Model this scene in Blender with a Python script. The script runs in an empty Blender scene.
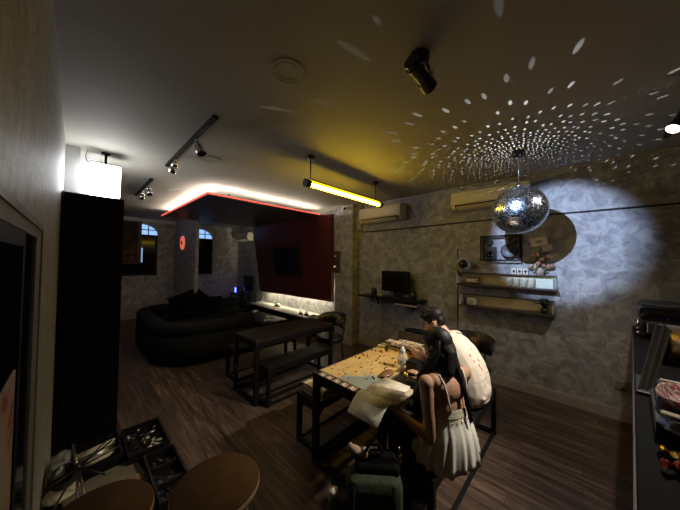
import bpy, bmesh, math, random
from mathutils import Vector, Matrix, Euler
random.seed(7)
PI = math.pi
sc = bpy.context.scene
C = sc.collection
R = math.radians

# ------------------------------------------------------------------ materials
def new_mat(name):
    m = bpy.data.materials.new(name); m.use_nodes = True
    nt = m.node_tree; b = nt.nodes['Principled BSDF']
    return m, nt, b
def N(nt, typ, **kw):
    n = nt.nodes.new(typ)
    for k, v in kw.items():
        if k.startswith('i_'):
            n.inputs[k[2:].replace('_', ' ')].default_value = v
        else: setattr(n, k, v)
    return n
def ramp(nt, stops):
    n = nt.nodes.new('ShaderNodeValToRGB'); e = n.color_ramp.elements
    while len(e) < len(stops): e.new(0.5)
    for el, (p, c) in zip(e, stops):
        el.position = p; el.color = (*c, 1) if len(c) == 3 else c
    return n
def mat(name, col, rough=0.6, metal=0.0, var=0.12, scale=18.0, bump=0.0, spec=0.5, coat=0.0):
    """plain surface with a faint procedural mottling"""
    m, nt, b = new_mat(name); L = nt.links
    tc = N(nt, 'ShaderNodeTexCoord')
    nz = N(nt, 'ShaderNodeTexNoise'); nz.inputs['Scale'].default_value = scale; nz.inputs['Detail'].default_value = 4
    L.new(tc.outputs['Object'], nz.inputs['Vector'])
    lo = tuple(max(0, c*(1-var)) for c in col); hi = tuple(min(1, c*(1+var)) for c in col)
    rp = ramp(nt, [(0.3, lo), (0.7, hi)])
    L.new(nz.outputs['Fac'], rp.inputs['Fac']); L.new(rp.outputs['Color'], b.inputs['Base Color'])
    b.inputs['Roughness'].default_value = rough; b.inputs['Metallic'].default_value = metal
    b.inputs['Specular IOR Level'].default_value = spec
    b.inputs['Coat Weight'].default_value = coat
    if bump:
        bp = N(nt, 'ShaderNodeBump'); bp.inputs['Strength'].default_value = bump; bp.inputs['Distance'].default_value = 0.01
        L.new(nz.outputs['Fac'], bp.inputs['Height']); L.new(bp.outputs['Normal'], b.inputs['Normal'])
    return m
def emit(name, col, s):
    m, nt, b = new_mat(name)
    b.inputs['Base Color'].default_value = (*[c*0.5 for c in col], 1)
    b.inputs['Emission Color'].default_value = (*col, 1); b.inputs['Emission Strength'].default_value = s
    return m
def glass(name, col=(1, 1, 1), rough=0.05, alpha=0.35):
    m, nt, b = new_mat(name)
    b.inputs['Base Color'].default_value = (*col, 1); b.inputs['Roughness'].default_value = rough
    b.inputs['Alpha'].default_value = alpha; b.inputs['Specular IOR Level'].default_value = 0.8
    return m
def plaster(name, dark, mid, light, scale=1.6, bump=0.35):
    """trowelled stucco: swirling strokes of lighter skim over a darker base"""
    m, nt, b = new_mat(name); L = nt.links
    g = N(nt, 'ShaderNodeNewGeometry')
    w = N(nt, 'ShaderNodeTexNoise'); w.inputs['Scale'].default_value = 2.2; w.inputs['Detail'].default_value = 2
    L.new(g.outputs['Position'], w.inputs['Vector'])
    mx = N(nt, 'ShaderNodeVectorMath', operation='MULTIPLY_ADD'); mx.inputs[1].default_value = (0.35,)*3
    L.new(w.outputs['Color'], mx.inputs[0]); L.new(g.outputs['Position'], mx.inputs[2])
    n1 = N(nt, 'ShaderNodeTexNoise'); n1.inputs['Scale'].default_value = scale*5.4; n1.inputs['Detail'].default_value = 8; n1.inputs['Roughness'].default_value = 0.66; n1.inputs['Distortion'].default_value = 0.7
    L.new(mx.outputs[0], n1.inputs['Vector'])
    n2 = N(nt, 'ShaderNodeTexVoronoi'); n2.feature = 'SMOOTH_F1'; n2.inputs['Scale'].default_value = scale*5
    try: n2.inputs['Smoothness'].default_value = 0.35
    except Exception: pass
    L.new(mx.outputs[0], n2.inputs['Vector'])
    ad = N(nt, 'ShaderNodeMath', operation='MULTIPLY_ADD'); ad.inputs[1].default_value = 0.14
    L.new(n2.outputs['Distance'], ad.inputs[0]); L.new(n1.outputs['Fac'], ad.inputs[2])
    rp = ramp(nt, [(0.38, dark), (0.54, mid), (0.70, light)])
    L.new(ad.outputs[0], rp.inputs['Fac']); L.new(rp.outputs['Color'], b.inputs['Base Color'])
    bp = N(nt, 'ShaderNodeBump'); bp.inputs['Strength'].default_value = bump; bp.inputs['Distance'].default_value = 0.02
    L.new(ad.outputs[0], bp.inputs['Height']); L.new(bp.outputs['Normal'], b.inputs['Normal'])
    b.inputs['Roughness'].default_value = 0.55
    return m
def wood_floor(name):
    m, nt, b = new_mat(name); L = nt.links
    g = N(nt, 'ShaderNodeNewGeometry')
    mp = N(nt, 'ShaderNodeMapping'); mp.inputs['Rotation'].default_value = (0, 0, R(90)); L.new(g.outputs['Position'], mp.inputs['Vector'])
    br = N(nt, 'ShaderNodeTexBrick'); br.offset = 0.37; br.inputs['Scale'].default_value = 1
    br.inputs['Brick Width'].default_value = 1.1; br.inputs['Row Height'].default_value = 0.15
    br.inputs['Mortar Size'].default_value = 0.0022; br.inputs['Color1'].default_value = (0.2, 0.2, 0.2, 1); br.inputs['Color2'].default_value = (0.8, 0.8, 0.8, 1); br.inputs['Mortar'].default_value = (0, 0, 0, 1)
    L.new(mp.outputs[0], br.inputs['Vector'])
    sp = N(nt, 'ShaderNodeMapping'); sp.inputs['Scale'].default_value = (13, 1.0, 1); L.new(g.outputs['Position'], sp.inputs['Vector'])
    nz = N(nt, 'ShaderNodeTexNoise'); nz.inputs['Scale'].default_value = 1.6; nz.inputs['Detail'].default_value = 9; nz.inputs['Roughness'].default_value = 0.72; nz.inputs['Distortion'].default_value = 0.9
    L.new(sp.outputs[0], nz.inputs['Vector'])
    rp = ramp(nt, [(0.33, (0.030, 0.018, 0.013)), (0.50, (0.105, 0.064, 0.045)), (0.68, (0.26, 0.17, 0.122))])
    L.new(nz.outputs['Fac'], rp.inputs['Fac'])
    mx = N(nt, 'ShaderNodeMix', data_type='RGBA', blend_type='MULTIPLY'); mx.inputs['Factor'].default_value = 0.55
    L.new(rp.outputs['Color'], mx.inputs[6]); L.new(br.outputs['Color'], mx.inputs[7])
    L.new(mx.outputs[2], b.inputs['Base Color'])
    b.inputs['Roughness'].default_value = 0.42; b.inputs['Specular IOR Level'].default_value = 0.35
    bp = N(nt, 'ShaderNodeBump'); bp.inputs['Strength'].default_value = 0.15; bp.inputs['Distance'].default_value = 0.004
    L.new(nz.outputs['Fac'], bp.inputs['Height']); L.new(bp.outputs['Normal'], b.inputs['Normal'])
    return m
def printed(name, paper, ink, row=0.011, amt=0.5, tint=None):
    """paper with rows of small unreadable print and a few pictures (object space)"""
    m, nt, b = new_mat(name); L = nt.links
    tc = N(nt, 'ShaderNodeTexCoord'); sx = N(nt, 'ShaderNodeSeparateXYZ'); L.new(tc.outputs['Object'], sx.inputs[0])
    ml = N(nt, 'ShaderNodeMath', operation='MULTIPLY'); ml.inputs[1].default_value = 1/row; L.new(sx.outputs['Y'], ml.inputs[0])
    fr = N(nt, 'ShaderNodeMath', operation='FRACT'); L.new(ml.outputs[0], fr.inputs[0])
    gt = N(nt, 'ShaderNodeMath', operation='GREATER_THAN'); gt.inputs[1].default_value = 0.5; L.new(fr.outputs[0], gt.inputs[0])
    mp = N(nt, 'ShaderNodeMapping'); mp.inputs['Scale'].default_value = (120, 2/row, 1); L.new(tc.outputs['Object'], mp.inputs['Vector'])
    nz = N(nt, 'ShaderNodeTexNoise'); nz.inputs['Scale'].default_value = 1; L.new(mp.outputs[0], nz.inputs['Vector'])
    g2 = N(nt, 'ShaderNodeMath', operation='GREATER_THAN'); g2.inputs[1].default_value = 0.45; L.new(nz.outputs['Fac'], g2.inputs[0])
    m1 = N(nt, 'ShaderNodeMath', operation='MULTIPLY'); L.new(gt.outputs[0], m1.inputs[0]); L.new(g2.outputs[0], m1.inputs[1])
    big = N(nt, 'ShaderNodeTexNoise'); big.inputs['Scale'].default_value = 9; L.new(tc.outputs['Object'], big.inputs['Vector'])
    g3 = N(nt, 'ShaderNodeMath', operation='LESS_THAN'); g3.inputs[1].default_value = 0.56; L.new(big.outputs['Fac'], g3.inputs[0])
    m2 = N(nt, 'ShaderNodeMath', operation='MULTIPLY'); L.new(m1.outputs[0], m2.inputs[0]); L.new(g3.outputs[0], m2.inputs[1])
    m3 = N(nt, 'ShaderNodeMath', operation='MULTIPLY'); m3.inputs[1].default_value = amt; L.new(m2.outputs[0], m3.inputs[0])
    t = tint or paper
    rp = ramp(nt, [(0.56, paper), (0.60, t)]); L.new(big.outputs['Fac'], rp.inputs['Fac'])
    mx = N(nt, 'ShaderNodeMix', data_type='RGBA'); L.new(m3.outputs[0], mx.inputs['Factor'])
    L.new(rp.outputs['Color'], mx.inputs[6]); mx.inputs[7].default_value = (*ink, 1)
    L.new(mx.outputs[2], b.inputs['Base Color']); b.inputs['Roughness'].default_value = 0.35
    return m
def blotch(name, base, cols, scale=30, rough=0.5):
    """irregular printed patches in several colours"""
    m, nt, b = new_mat(name); L = nt.links
    tc = N(nt, 'ShaderNodeTexCoord')
    v = N(nt, 'ShaderNodeTexNoise'); v.inputs['Scale'].default_value = scale; v.inputs['Detail'].default_value = 3
    L.new(tc.outputs['Object'], v.inputs['Vector'])
    st = [(0.0, base), (0.42, base)]
    for i, c in enumerate(cols): st.append((0.47+0.09*i, c))
    rp = ramp(nt, st); L.new(v.outputs['Fac'], rp.inputs['Fac']); L.new(rp.outputs['Color'], b.inputs['Base Color'])
    b.inputs['Roughness'].default_value = rough; b.inputs['Specular IOR Level'].default_value = .2
    return m
def map_mat(name):
    m, nt, b = new_mat(name); L = nt.links
    tc = N(nt, 'ShaderNodeTexCoord')
    nz = N(nt, 'ShaderNodeTexNoise'); nz.inputs['Scale'].default_value = 3.2; nz.inputs['Detail'].default_value = 5; nz.inputs['Distortion'].default_value = 0.5
    L.new(tc.outputs['Object'], nz.inputs['Vector'])
    sx = N(nt, 'ShaderNodeSeparateXYZ'); L.new(tc.outputs['Object'], sx.inputs[0])
    # sea along the left and near edges of the board
    e1 = N(nt, 'ShaderNodeMath', operation='MULTIPLY_ADD'); e1.inputs[1].default_value = 0.75; e1.inputs[2].default_value = 0.19; L.new(sx.outputs['X'], e1.inputs[0])
    ad = N(nt, 'ShaderNodeMath', operation='ADD'); L.new(e1.outputs[0], ad.inputs[0]); L.new(nz.outputs['Fac'], ad.inputs[1])
    e2 = N(nt, 'ShaderNodeMath', operation='MULTIPLY_ADD'); e2.inputs[1].default_value = 0.5; e2.inputs[2].default_value = 0.03; L.new(sx.outputs['Y'], e2.inputs[0])
    a2 = N(nt, 'ShaderNodeMath', operation='ADD'); L.new(ad.outputs[0], a2.inputs[0]); L.new(e2.outputs[0], a2.inputs[1])
    rp = ramp(nt, [(0.36, (0.23, 0.27, 0.24)), (0.40, (0.33, 0.34, 0.27)), (0.42, (0.58, 0.40, 0.16)), (0.62, (0.66, 0.46, 0.19)), (0.80, (0.58, 0.36, 0.13))])
    L.new(a2.outputs[0], rp.inputs['Fac'])
    v = N(nt, 'ShaderNodeTexVoronoi'); v.inputs['Scale'].default_value = 19; L.new(tc.outputs['Object'], v.inputs['Vector'])
    lt = N(nt, 'ShaderNodeMath', operation='LESS_THAN'); lt.inputs[1].default_value = 0.23; L.new(v.outputs['Distance'], lt.inputs[0])
    sh = N(nt, 'ShaderNodeSeparateColor'); L.new(v.outputs['Color'], sh.inputs[0])
    dc = ramp(nt, [(0.0, (0.02, 0.02, 0.05)), (0.34, (0.02, 0.02, 0.05)), (0.36, (0.42, 0.05, 0.03)), (0.62, (0.42, 0.05, 0.03)), (0.64, (0.75, 0.55, 0.08)), (0.85, (0.5, 0.25, 0.08))])
    L.new(sh.outputs[0], dc.inputs['Fac'])
    mx = N(nt, 'ShaderNodeMix', data_type='RGBA'); L.new(lt.outputs[0], mx.inputs['Factor']); L.new(rp.outputs['Color'], mx.inputs[6]); L.new(dc.outputs['Color'], mx.inputs[7])
    L.new(mx.outputs[2], b.inputs['Base Color']); b.inputs['Roughness'].default_value = 0.38
    return m
def checks(name, c1, c2, scale):
    m, nt, b = new_mat(name); L = nt.links
    tc = N(nt, 'ShaderNodeTexCoord')
    mp = N(nt, 'ShaderNodeMapping'); mp.inputs['Rotation'].default_value = (0, 0, R(35)); L.new(tc.outputs['Object'], mp.inputs[0])
    ck = N(nt, 'ShaderNodeTexChecker'); ck.inputs['Scale'].default_value = scale; ck.inputs['Color1'].default_value = (*c1, 1); ck.inputs['Color2'].default_value = (*c2, 1)
    L.new(mp.outputs[0], ck.inputs['Vector']); L.new(ck.outputs['Color'], b.inputs['Base Color']); b.inputs['Roughness'].default_value = 0.5
    return m

M = {}
M['wall'] = plaster('grey_stucco', (0.185, 0.178, 0.185), (0.295, 0.285, 0.295), (0.46, 0.445, 0.455))
M['wallfar'] = plaster('purple_grey_stucco', (0.22, 0.20, 0.205), (0.36, 0.33, 0.34), (0.55, 0.51, 0.52))
M['wallleft'] = plaster('left_wall_paint', (0.24, 0.23, 0.21), (0.32, 0.31, 0.285), (0.42, 0.41, 0.385), scale=2.6, bump=0.3)
M['pilaster'] = mat('white_paint', (0.55, 0.56, 0.57), 0.6, var=0.05)
M['ceil'] = mat('ceiling_paint', (0.42, 0.39, 0.34), 0.75, var=0.04, scale=3)
M['base'] = mat('baseboard_paint', (0.36, 0.33, 0.30), 0.45, var=0.08)
M['floor'] = wood_floor('wood_plank_floor')
M['black'] = mat('black_steel', (0.006, 0.006, 0.007), 0.45, var=0.2, spec=.25)
M['blackwood'] = mat('black_stained_wood', (0.008, 0.007, 0.007), 0.42, var=0.35, scale=40, spec=.25)
M['tabletop'] = mat('dark_table_laminate', (0.019, 0.014, 0.012), 0.35, var=0.4, scale=30, spec=.3)
M['cab'] = mat('black_cabinet_laminate', (0.003, 0.003, 0.0035), 0.5, var=0.2, spec=.12)
M['sofa'] = mat('charcoal_upholstery', (0.009, 0.009, 0.0095), 0.8, var=0.3, scale=60, bump=0.2, spec=.22)
M['pillow'] = mat('black_cushion_cloth', (0.0035, 0.0035, 0.004), 0.9, var=0.3, scale=50, bump=0.2, spec=.1)
M['red'] = mat('dark_red_laminate', (0.085, 0.014, 0.012), 0.38, var=0.12, scale=4)
M['redunder'] = mat('dark_red_soffit', (0.055, 0.030, 0.034), 0.4, var=0.12, scale=4)
M['led_red'] = emit('red_led_edge', (1.0, 0.13, 0.10), 0.9)
M['led_warm'] = emit('warm_led_strip', (1.0, 0.90, 0.76), 50.0)
M['led_under'] = emit('under_panel_led', (1.0, 0.94, 0.66), 36.0)
M['tube'] = emit('yellow_tube', (1.0, 0.68, 0.032), 27.0)
M['tubeshell'] = emit('yellow_tube_shell', (1.0, 0.62, 0.0), 2.0)
M['sign'] = emit('white_sign_face', (0.95, 0.98, 1.0), 14.0)
M['blue'] = emit('blue_led', (0.08, 0.14, 1.0), 7.0)
M['sky'] = emit('evening_window_sky', (0.30, 0.52, 1.0), 0.85)
M['lens'] = emit('spotlight_lens', (1.0, 0.95, 0.85), 6.0)
M['tv'] = mat('black_glass_screen', (0.004, 0.004, 0.005), 0.12, var=0.1)
M['darkglass'] = mat('dark_window_glass', (0.004, 0.005, 0.008), 0.10, var=0.1, spec=.14)
M['chrome'] = mat('chrome', (0.72, 0.72, 0.72), 0.12, 1.0, var=0.05)
M['steel'] = mat('brushed_steel', (0.38, 0.37, 0.36), 0.3, 1.0, var=0.1)
M['plastic'] = mat('black_plastic', (0.012, 0.012, 0.013), 0.4, var=0.2)
M['ac'] = mat('ivory_plastic', (0.74, 0.67, 0.54), 0.4, var=0.03)
M['white'] = mat('white_plastic', (0.65, 0.64, 0.62), 0.4, var=0.04)
M['brownwood'] = mat('brown_wood', (0.075, 0.032, 0.018), 0.4, var=0.3, scale=25)
M['tan'] = mat('walnut_veneer', (0.20, 0.10, 0.045), 0.4, var=0.25, scale=20)
M['stool'] = mat('stool_seat_brown', (0.085, 0.042, 0.016), 0.6, var=0.15, scale=14, spec=.12)
M['stooledge'] = mat('stool_edge_plywood', (0.42, 0.27, 0.15), 0.5, var=0.2, scale=40)
M['brass'] = mat('satin_gold_back', (0.62, 0.52, 0.30), 0.35, 0.6, var=0.08, scale=5)
M['shelfboard'] = mat('dark_shelf_board', (0.05, 0.04, 0.032), 0.45, var=0.2)
M['stone'] = mat('shelf_stone', (0.34, 0.33, 0.29), 0.45, var=0.12, scale=12)
M['skin'] = mat('skin', (0.44, 0.25, 0.16), 0.65, var=0.08, scale=12, spec=.3)
M['skin2'] = mat('skin_warm', (0.55, 0.31, 0.21), 0.5, var=0.08, scale=12)
M['hair'] = mat('black_hair', (0.006, 0.005, 0.005), 0.55, var=0.3, scale=60, spec=.3)
M['cami'] = mat('white_chiffon', (0.72, 0.70, 0.64), 0.75, var=0.06, scale=30, bump=0.1)
M['lace'] = mat('lace_trim', (0.60, 0.54, 0.42), 0.6, var=0.3, scale=120, bump=0.4)
M['gold'] = mat('gold_metal', (0.75, 0.55, 0.22), 0.25, 1.0, var=0.1)
M['trouser'] = mat('black_trousers', (0.008, 0.008, 0.009), 0.85, var=0.3, scale=40)
M['eye'] = mat('eye_white', (0.6, 0.58, 0.55), 0.3)
M['lip'] = mat('lips', (0.38, 0.13, 0.11), 0.45)
M['bag'] = mat('dark_green_canvas', (0.045, 0.054, 0.032), 0.85, var=0.3, scale=50, bump=0.2, spec=.1)
M['bagblack'] = mat('black_nylon', (0.004, 0.004, 0.004), 0.85, var=0.3, scale=50, spec=.1)
M['pink'] = mat('dusty_pink_strap', (0.30, 0.16, 0.15), 0.7)
M['beige'] = mat('beige_cloth', (0.34, 0.24, 0.18), 0.8, bump=0.3)
M['leaf'] = mat('dull_green', (0.10, 0.13, 0.07), 0.6)
M['map'] = map_mat('board_map_print')
M['card'] = blotch('card_face', (0.80, 0.70, 0.54), [(0.45, 0.30, 0.20), (0.20, 0.12, 0.09), (0.5, 0.34, 0.16)], 40)
M['cardy'] = blotch('card_face_gold', (0.84, 0.66, 0.30), [(0.66, 0.6, 0.5), (0.6, 0.45, 0.2), (0.3, 0.12, 0.08)], 35)
M['boxart'] = blotch('box_art', (0.85, 0.83, 0.78), [(0.25, 0.30, 0.55), (0.6, 0.55, 0.45), (0.38, 0.16, 0.08)], 18)
M['boxside'] = blotch('box_side', (0.55, 0.46, 0.28), [(0.62, 0.54, 0.36), (0.08, 0.06, 0.04), (0.34, 0.28, 0.17)], 40)
M['boxtan'] = mat('box_tan', (0.68, 0.58, 0.34), 0.55, var=0.15)
M['insert'] = blotch('tray_pattern', (0.035, 0.03, 0.025), [(0.20, 0.16, 0.11), (0.03, 0.025, 0.02), (0.16, 0.13, 0.09)], 45)
M['page'] = printed('rulebook_page', (0.86, 0.81, 0.68), (0.12, 0.10, 0.09), 0.014, 0.45, (0.74, 0.66, 0.44))
M['page2'] = printed('rulebook_page_pictures', (0.88, 0.83, 0.70), (0.14, 0.11, 0.09), 0.012, 0.5, (0.64, 0.55, 0.42))
M['clear'] = glass('clear_plastic', (0.85, 0.88, 0.85), 0.08, 0.30)
M['yellow'] = mat('yellow_paint', (0.75, 0.55, 0.05), 0.45)
M['tokenred'] = mat('token_red', (0.30, 0.03, 0.025), 0.45)
M['tokenblack'] = mat('token_black', (0.015, 0.014, 0.02), 0.45)
M['check'] = checks('red_white_check', (0.50, 0.06, 0.07), (0.72, 0.66, 0.62), 55)
M['counter'] = mat('counter_top_dark', (0.009, 0.0085, 0.0085), 0.6, var=0.1, scale=60, spec=.05)
M['counterfront'] = mat('counter_front', (0.040, 0.014, 0.011), 0.5, var=0.2)
M['cream'] = mat('cream_card', (0.55, 0.48, 0.34), 0.5, var=0.08)
M['creamdk'] = mat('worn_cream_board', (0.17, 0.145, 0.10), 0.5, var=0.2)
M['casing'] = mat('grey_casing', (0.19, 0.185, 0.165), 0.5, var=0.1)
M['foil'] = mat('gold_foil', (0.72, 0.46, 0.14), 0.22, 1.0, var=0.3, scale=60, bump=0.6)
M['redfoil'] = mat('red_foil', (0.35, 0.05, 0.03), 0.25, 0.8, var=0.3, scale=60, bump=0.6)
M['bronze'] = mat('bronze_drum', (0.22, 0.15, 0.10), 0.32, 0.9, var=0.08)
M['poster'] = blotch('poster_art', (0.010, 0.008, 0.007), [(0.02, 0.01, 0.007), (0.035, 0.010, 0.008), (0.07, 0.03, 0.015)], 5)
M['posterred'] = blotch('poster_art_red', (0.035, 0.006, 0.005), [(0.06, 0.010, 0.008), (0.11, 0.05, 0.04), (0.05, 0.010, 0.008)], 7)
M['posterframe'] = mat('poster_frame_wood', (0.085, 0.042, 0.018), 0.45, var=0.2)
M['pinkpaper'] = blotch('pink_paper_print', (0.42, 0.33, 0.29), [(0.42, 0.33, 0.29), (0.40, 0.29, 0.25), (0.30, 0.07, 0.06)], 9)
M['flower'] = mat('dried_flower', (0.28, 0.13, 0.09), 0.8, var=0.5, scale=80)
M['flower2'] = mat('pale_flower', (0.46, 0.34, 0.26), 0.8, var=0.4, scale=80)
def tile_mat():
    m, nt, b = new_mat('mirror_tile'); L = nt.links
    tc = N(nt, 'ShaderNodeTexCoord'); nz = N(nt, 'ShaderNodeTexNoise'); nz.inputs['Scale'].default_value = 60; L.new(tc.outputs['Object'], nz.inputs['Vector'])
    rg = N(nt, 'ShaderNodeMapRange'); rg.inputs['From Min'].default_value = .35; rg.inputs['From Max'].default_value = .65; rg.inputs['To Min'].default_value = .10; rg.inputs['To Max'].default_value = .34
    L.new(nz.outputs['Fac'], rg.inputs['Value']); L.new(rg.outputs[0], b.inputs['Roughness'])
    b.inputs['Base Color'].default_value = (.74, .82, .95, 1); b.inputs['Metallic'].default_value = 1.0
    return m
M['silvertile'] = tile_mat()
M['grout'] = mat('ball_core', (0.03, 0.03, 0.035), 0.5)
M['clock'] = emit('red_clock_glow', (1.0, 0.20, 0.13), 0.50)
M['bagplastic'] = glass('thin_plastic_bag', (0.45, 0.46, 0.44), 0.3, 0.45)
M['label'] = mat('paper_label', (0.62, 0.58, 0.50), 0.6, var=0.06)
M['ring'] = mat('speaker_grille', (0.45, 0.42, 0.37), 0.6, var=0.05)
M['silver'] = mat('matte_silver_tile', (0.86, 0.86, 0.88), 0.42, 0.75, var=0.1, scale=90)
M['strip'] = mat('menu_strip', (0.085, 0.075, 0.062), 0.5)
M['socket'] = mat('socket_plastic', (0.20, 0.18, 0.14), 0.5)
M['cable'] = mat('black_cable', (0.010, 0.010, 0.010), 0.5)
M['mint'] = mat('pale_acrylic', (0.55, 0.62, 0.55), 0.3, var=0.04)

def shirt_mat():
    m, nt, b = new_mat('cream_tshirt_print'); L = nt.links
    tc = N(nt, 'ShaderNodeTexCoord'); 
    # print sits on the back panel around (0.07,-0.1,0.72) in the shirt's own space
    mp = N(nt, 'ShaderNodeVectorMath', operation='SUBTRACT'); mp.inputs[1].default_value = (-0.02, 0.0, 0.80); L.new(tc.outputs['Object'], mp.inputs[0])
    ms = N(nt, 'ShaderNodeVectorMath', operation='MULTIPLY'); ms.inputs[1].default_value = (9.0, 3.0, 7.0); L.new(mp.outputs[0], ms.inputs[0])
    ln = N(nt, 'ShaderNodeVectorMath', operation='LENGTH'); L.new(ms.outputs[0], ln.inputs[0])
    reg = N(nt, 'ShaderNodeMath', operation='LESS_THAN'); reg.inputs[1].default_value = 1.0; L.new(ln.outputs['Value'], reg.inputs[0])
    nz = N(nt, 'ShaderNodeTexNoise'); nz.inputs['Scale'].default_value = 26; nz.inputs['Detail'].default_value = 3; L.new(tc.outputs['Object'], nz.inputs['Vector'])
    gt = N(nt, 'ShaderNodeMath', operation='GREATER_THAN'); gt.inputs[1].default_value = 0.63; L.new(nz.outputs['Fac'], gt.inputs[0])
    mu = N(nt, 'ShaderNodeMath', operation='MULTIPLY'); L.new(reg.outputs[0], mu.inputs[0]); L.new(gt.outputs[0], mu.inputs[1])
    mx = N(nt, 'ShaderNodeMix', data_type='RGBA'); L.new(mu.outputs[0], mx.inputs['Factor'])
    mx.inputs[6].default_value = (0.74, 0.66, 0.56, 1); mx.inputs[7].default_value = (0.52, 0.06, 0.06, 1)
    L.new(mx.outputs[2], b.inputs['Base Color']); b.inputs['Roughness'].default_value = 0.85
    return m
M['shirt'] = shirt_mat()

# ------------------------------------------------------------------ mesh building
class MB:
    def __init__(s): s.bm = bmesh.new(); s.smooth = set()
    def _add(s, vs, fs, sm=False):
        v = [s.bm.verts.new(p) for p in vs]
        for f in fs:
            try:
                q = s.bm.faces.new([v[i] for i in f]); q.smooth = sm
            except ValueError: pass
        return s
    def box(s, c, d, rot=None, bev=0.0):
        t = bmesh.new(); bmesh.ops.create_cube(t, size=1)
        for v in t.verts: v.co = Vector((v.co.x*d[0], v.co.y*d[1], v.co.z*d[2]))
        if bev: bmesh.ops.bevel(t, geom=list(t.edges), offset=min(bev, min(d)*0.45), segments=2, affect='EDGES', profile=0.5)
        Mx = Matrix.Translation(c) @ (Euler(rot).to_matrix().to_4x4() if rot else Matrix())
        return s._merge(t, Mx)
    def span(s, a, b, bev=0.0):
        c = [(x+y)/2 for x, y in zip(a, b)]; d = [abs(y-x) for x, y in zip(a, b)]
        return s.box(c, d, None, bev)
    def _merge(s, t, Mx=None, sm=False):
        if Mx is not None: t.transform(Mx)
        t.verts.index_update()
        vs = [v.co.copy() for v in t.verts]; fs = [[v.index for v in f.verts] for f in t.faces]
        t.free(); return s._add(vs, fs, sm)
    def cyl(s, a, b, r, r2=None, n=16, cap=True, sm=True):
        a = Vector(a); b = Vector(b); r2 = r if r2 is None else r2
        d = (b-a).normalized(); u = d.orthogonal().normalized(); w = d.cross(u)
        vs = []
        for p, q in ((a, r), (b, r2)):
            for i in range(n):
                t = 2*PI*i/n; vs.append(p + (u*math.cos(t) + w*math.sin(t))*q)
        v = [s.bm.verts.new(p) for p in vs]
        for i in range(n):
            f = s.bm.faces.new([v[i], v[(i+1) % n], v[n+(i+1) % n], v[n+i]]); f.smooth = sm
        if cap:
            s.bm.faces.new(list(reversed(v[:n]))); s.bm.faces.new(v[n:])
        return s
    def tube(s, pts, r, n=8, cap=True, closed=False):
        pts = [Vector(p) for p in pts]; rs = r if isinstance(r, (list, tuple)) else [r]*len(pts)
        rings = []; prev = None; m = len(pts)
        for i, p in enumerate(pts):
            if closed: d = (pts[(i+1) % m]-pts[i-1]).normalized()
            else: d = (pts[min(i+1, m-1)]-pts[max(i-1, 0)]).normalized()
            if prev is None: u = d.orthogonal().normalized()
            else:
                u = prev - d*prev.dot(d)
                u = u.normalized() if u.length > 1e-6 else d.orthogonal().normalized()
            prev = u; w = d.cross(u)
            rings.append([s.bm.verts.new(p+(u*math.cos(2*PI*k/n)+w*math.sin(2*PI*k/n))*rs[i]) for k in range(n)])
        for i in range(m if closed else m-1):
            A = rings[i]; B = rings[(i+1) % m]
            for k in range(n):
                f = s.bm.faces.new([A[k], A[(k+1) % n], B[(k+1) % n], B[k]]); f.smooth = True
        if cap and not closed:
            s.bm.faces.new(list(reversed(rings[0]))); s.bm.faces.new(rings[-1])
        return s
    def lathe(s, prof, c=(0, 0, 0), n=32, Mx=None, cap=True):
        c = Vector(c); T = Mx or Matrix(); rings = []
        for (r, z) in prof:
            rings.append([s.bm.verts.new(c + (T @ Vector((r*math.cos(2*PI*k/n), r*math.sin(2*PI*k/n), z)))) for k in range(n)])
        for A, B in zip(rings, rings[1:]):
            for k in range(n):
                f = s.bm.faces.new([A[k], A[(k+1) % n], B[(k+1) % n], B[k]]); f.smooth = True
        if cap:
            if prof[0][0] > 1e-5: s.bm.faces.new(list(reversed(rings[0])))
            if prof[-1][0] > 1e-5: s.bm.faces.new(rings[-1])
        return s
    def ball(s, c, r, Mx=None, n=20, m=12, sq=None):
        """ellipsoid; r scalar or 3-tuple"""
        r = (r, r, r) if not isinstance(r, (list, tuple)) else r
        t = bmesh.new(); bmesh.ops.create_uvsphere(t, u_segments=n, v_segments=m, radius=1)
        for v in t.verts:
            p = v.co
            if sq: p = Vector([math.copysign(abs(q)**sq, q) for q in p])
            v.co = Vector((p.x*r[0], p.y*r[1], p.z*r[2]))
        T = Matrix.Translation(c) @ (Mx.to_4x4() if Mx else Matrix())
        return s._merge(t, T, True)
    def prism(s, poly, axis, a, b, sm=False):
        """polygon in the two axes other than `axis`, extruded from a to b"""
        def P(p, q):
            return {'x': (q, p[0], p[1]), 'y': (p[0], q, p[1]), 'z': (p[0], p[1], q)}[axis]
        n = len(poly); vs = [P(p, a) for p in poly] + [P(p, b) for p in poly]
        fs = [list(range(n))[::-1], list(range(n, 2*n))] + [[i, (i+1) % n, n+(i+1) % n, n+i] for i in range(n)]
        return s._add(vs, fs, sm)
    def hexa(s, lo, hi):
        """8 corner solid: lo 4 pts, hi 4 pts"""
        return s._add(list(lo)+list(hi), [(3, 2, 1, 0), (4, 5, 6, 7), (0, 1, 5, 4), (1, 2, 6, 5), (2, 3, 7, 6), (3, 0, 4, 7)])
    def loft(s, rings, cap=True, closed=True):
        R_ = [[s.bm.verts.new(p) for p in r] for r in rings]; n = len(R_[0])
        for A, B in zip(R_, R_[1:]):
            for k in range(n if closed else n-1):
                f = s.bm.faces.new([A[k], A[(k+1) % n], B[(k+1) % n], B[k]]); f.smooth = True
        if cap and closed:
            s.bm.faces.new(list(reversed(R_[0]))); s.bm.faces.new(R_[-1])
        return s
    def seg(s, a, b, ra, rb, n=14):
        """tapered capsule for organic unions"""
        s.cyl(a, b, ra, rb, n); s.ball(a, ra, None, n, 8); s.ball(b, rb, None, n, 8); return s
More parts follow.
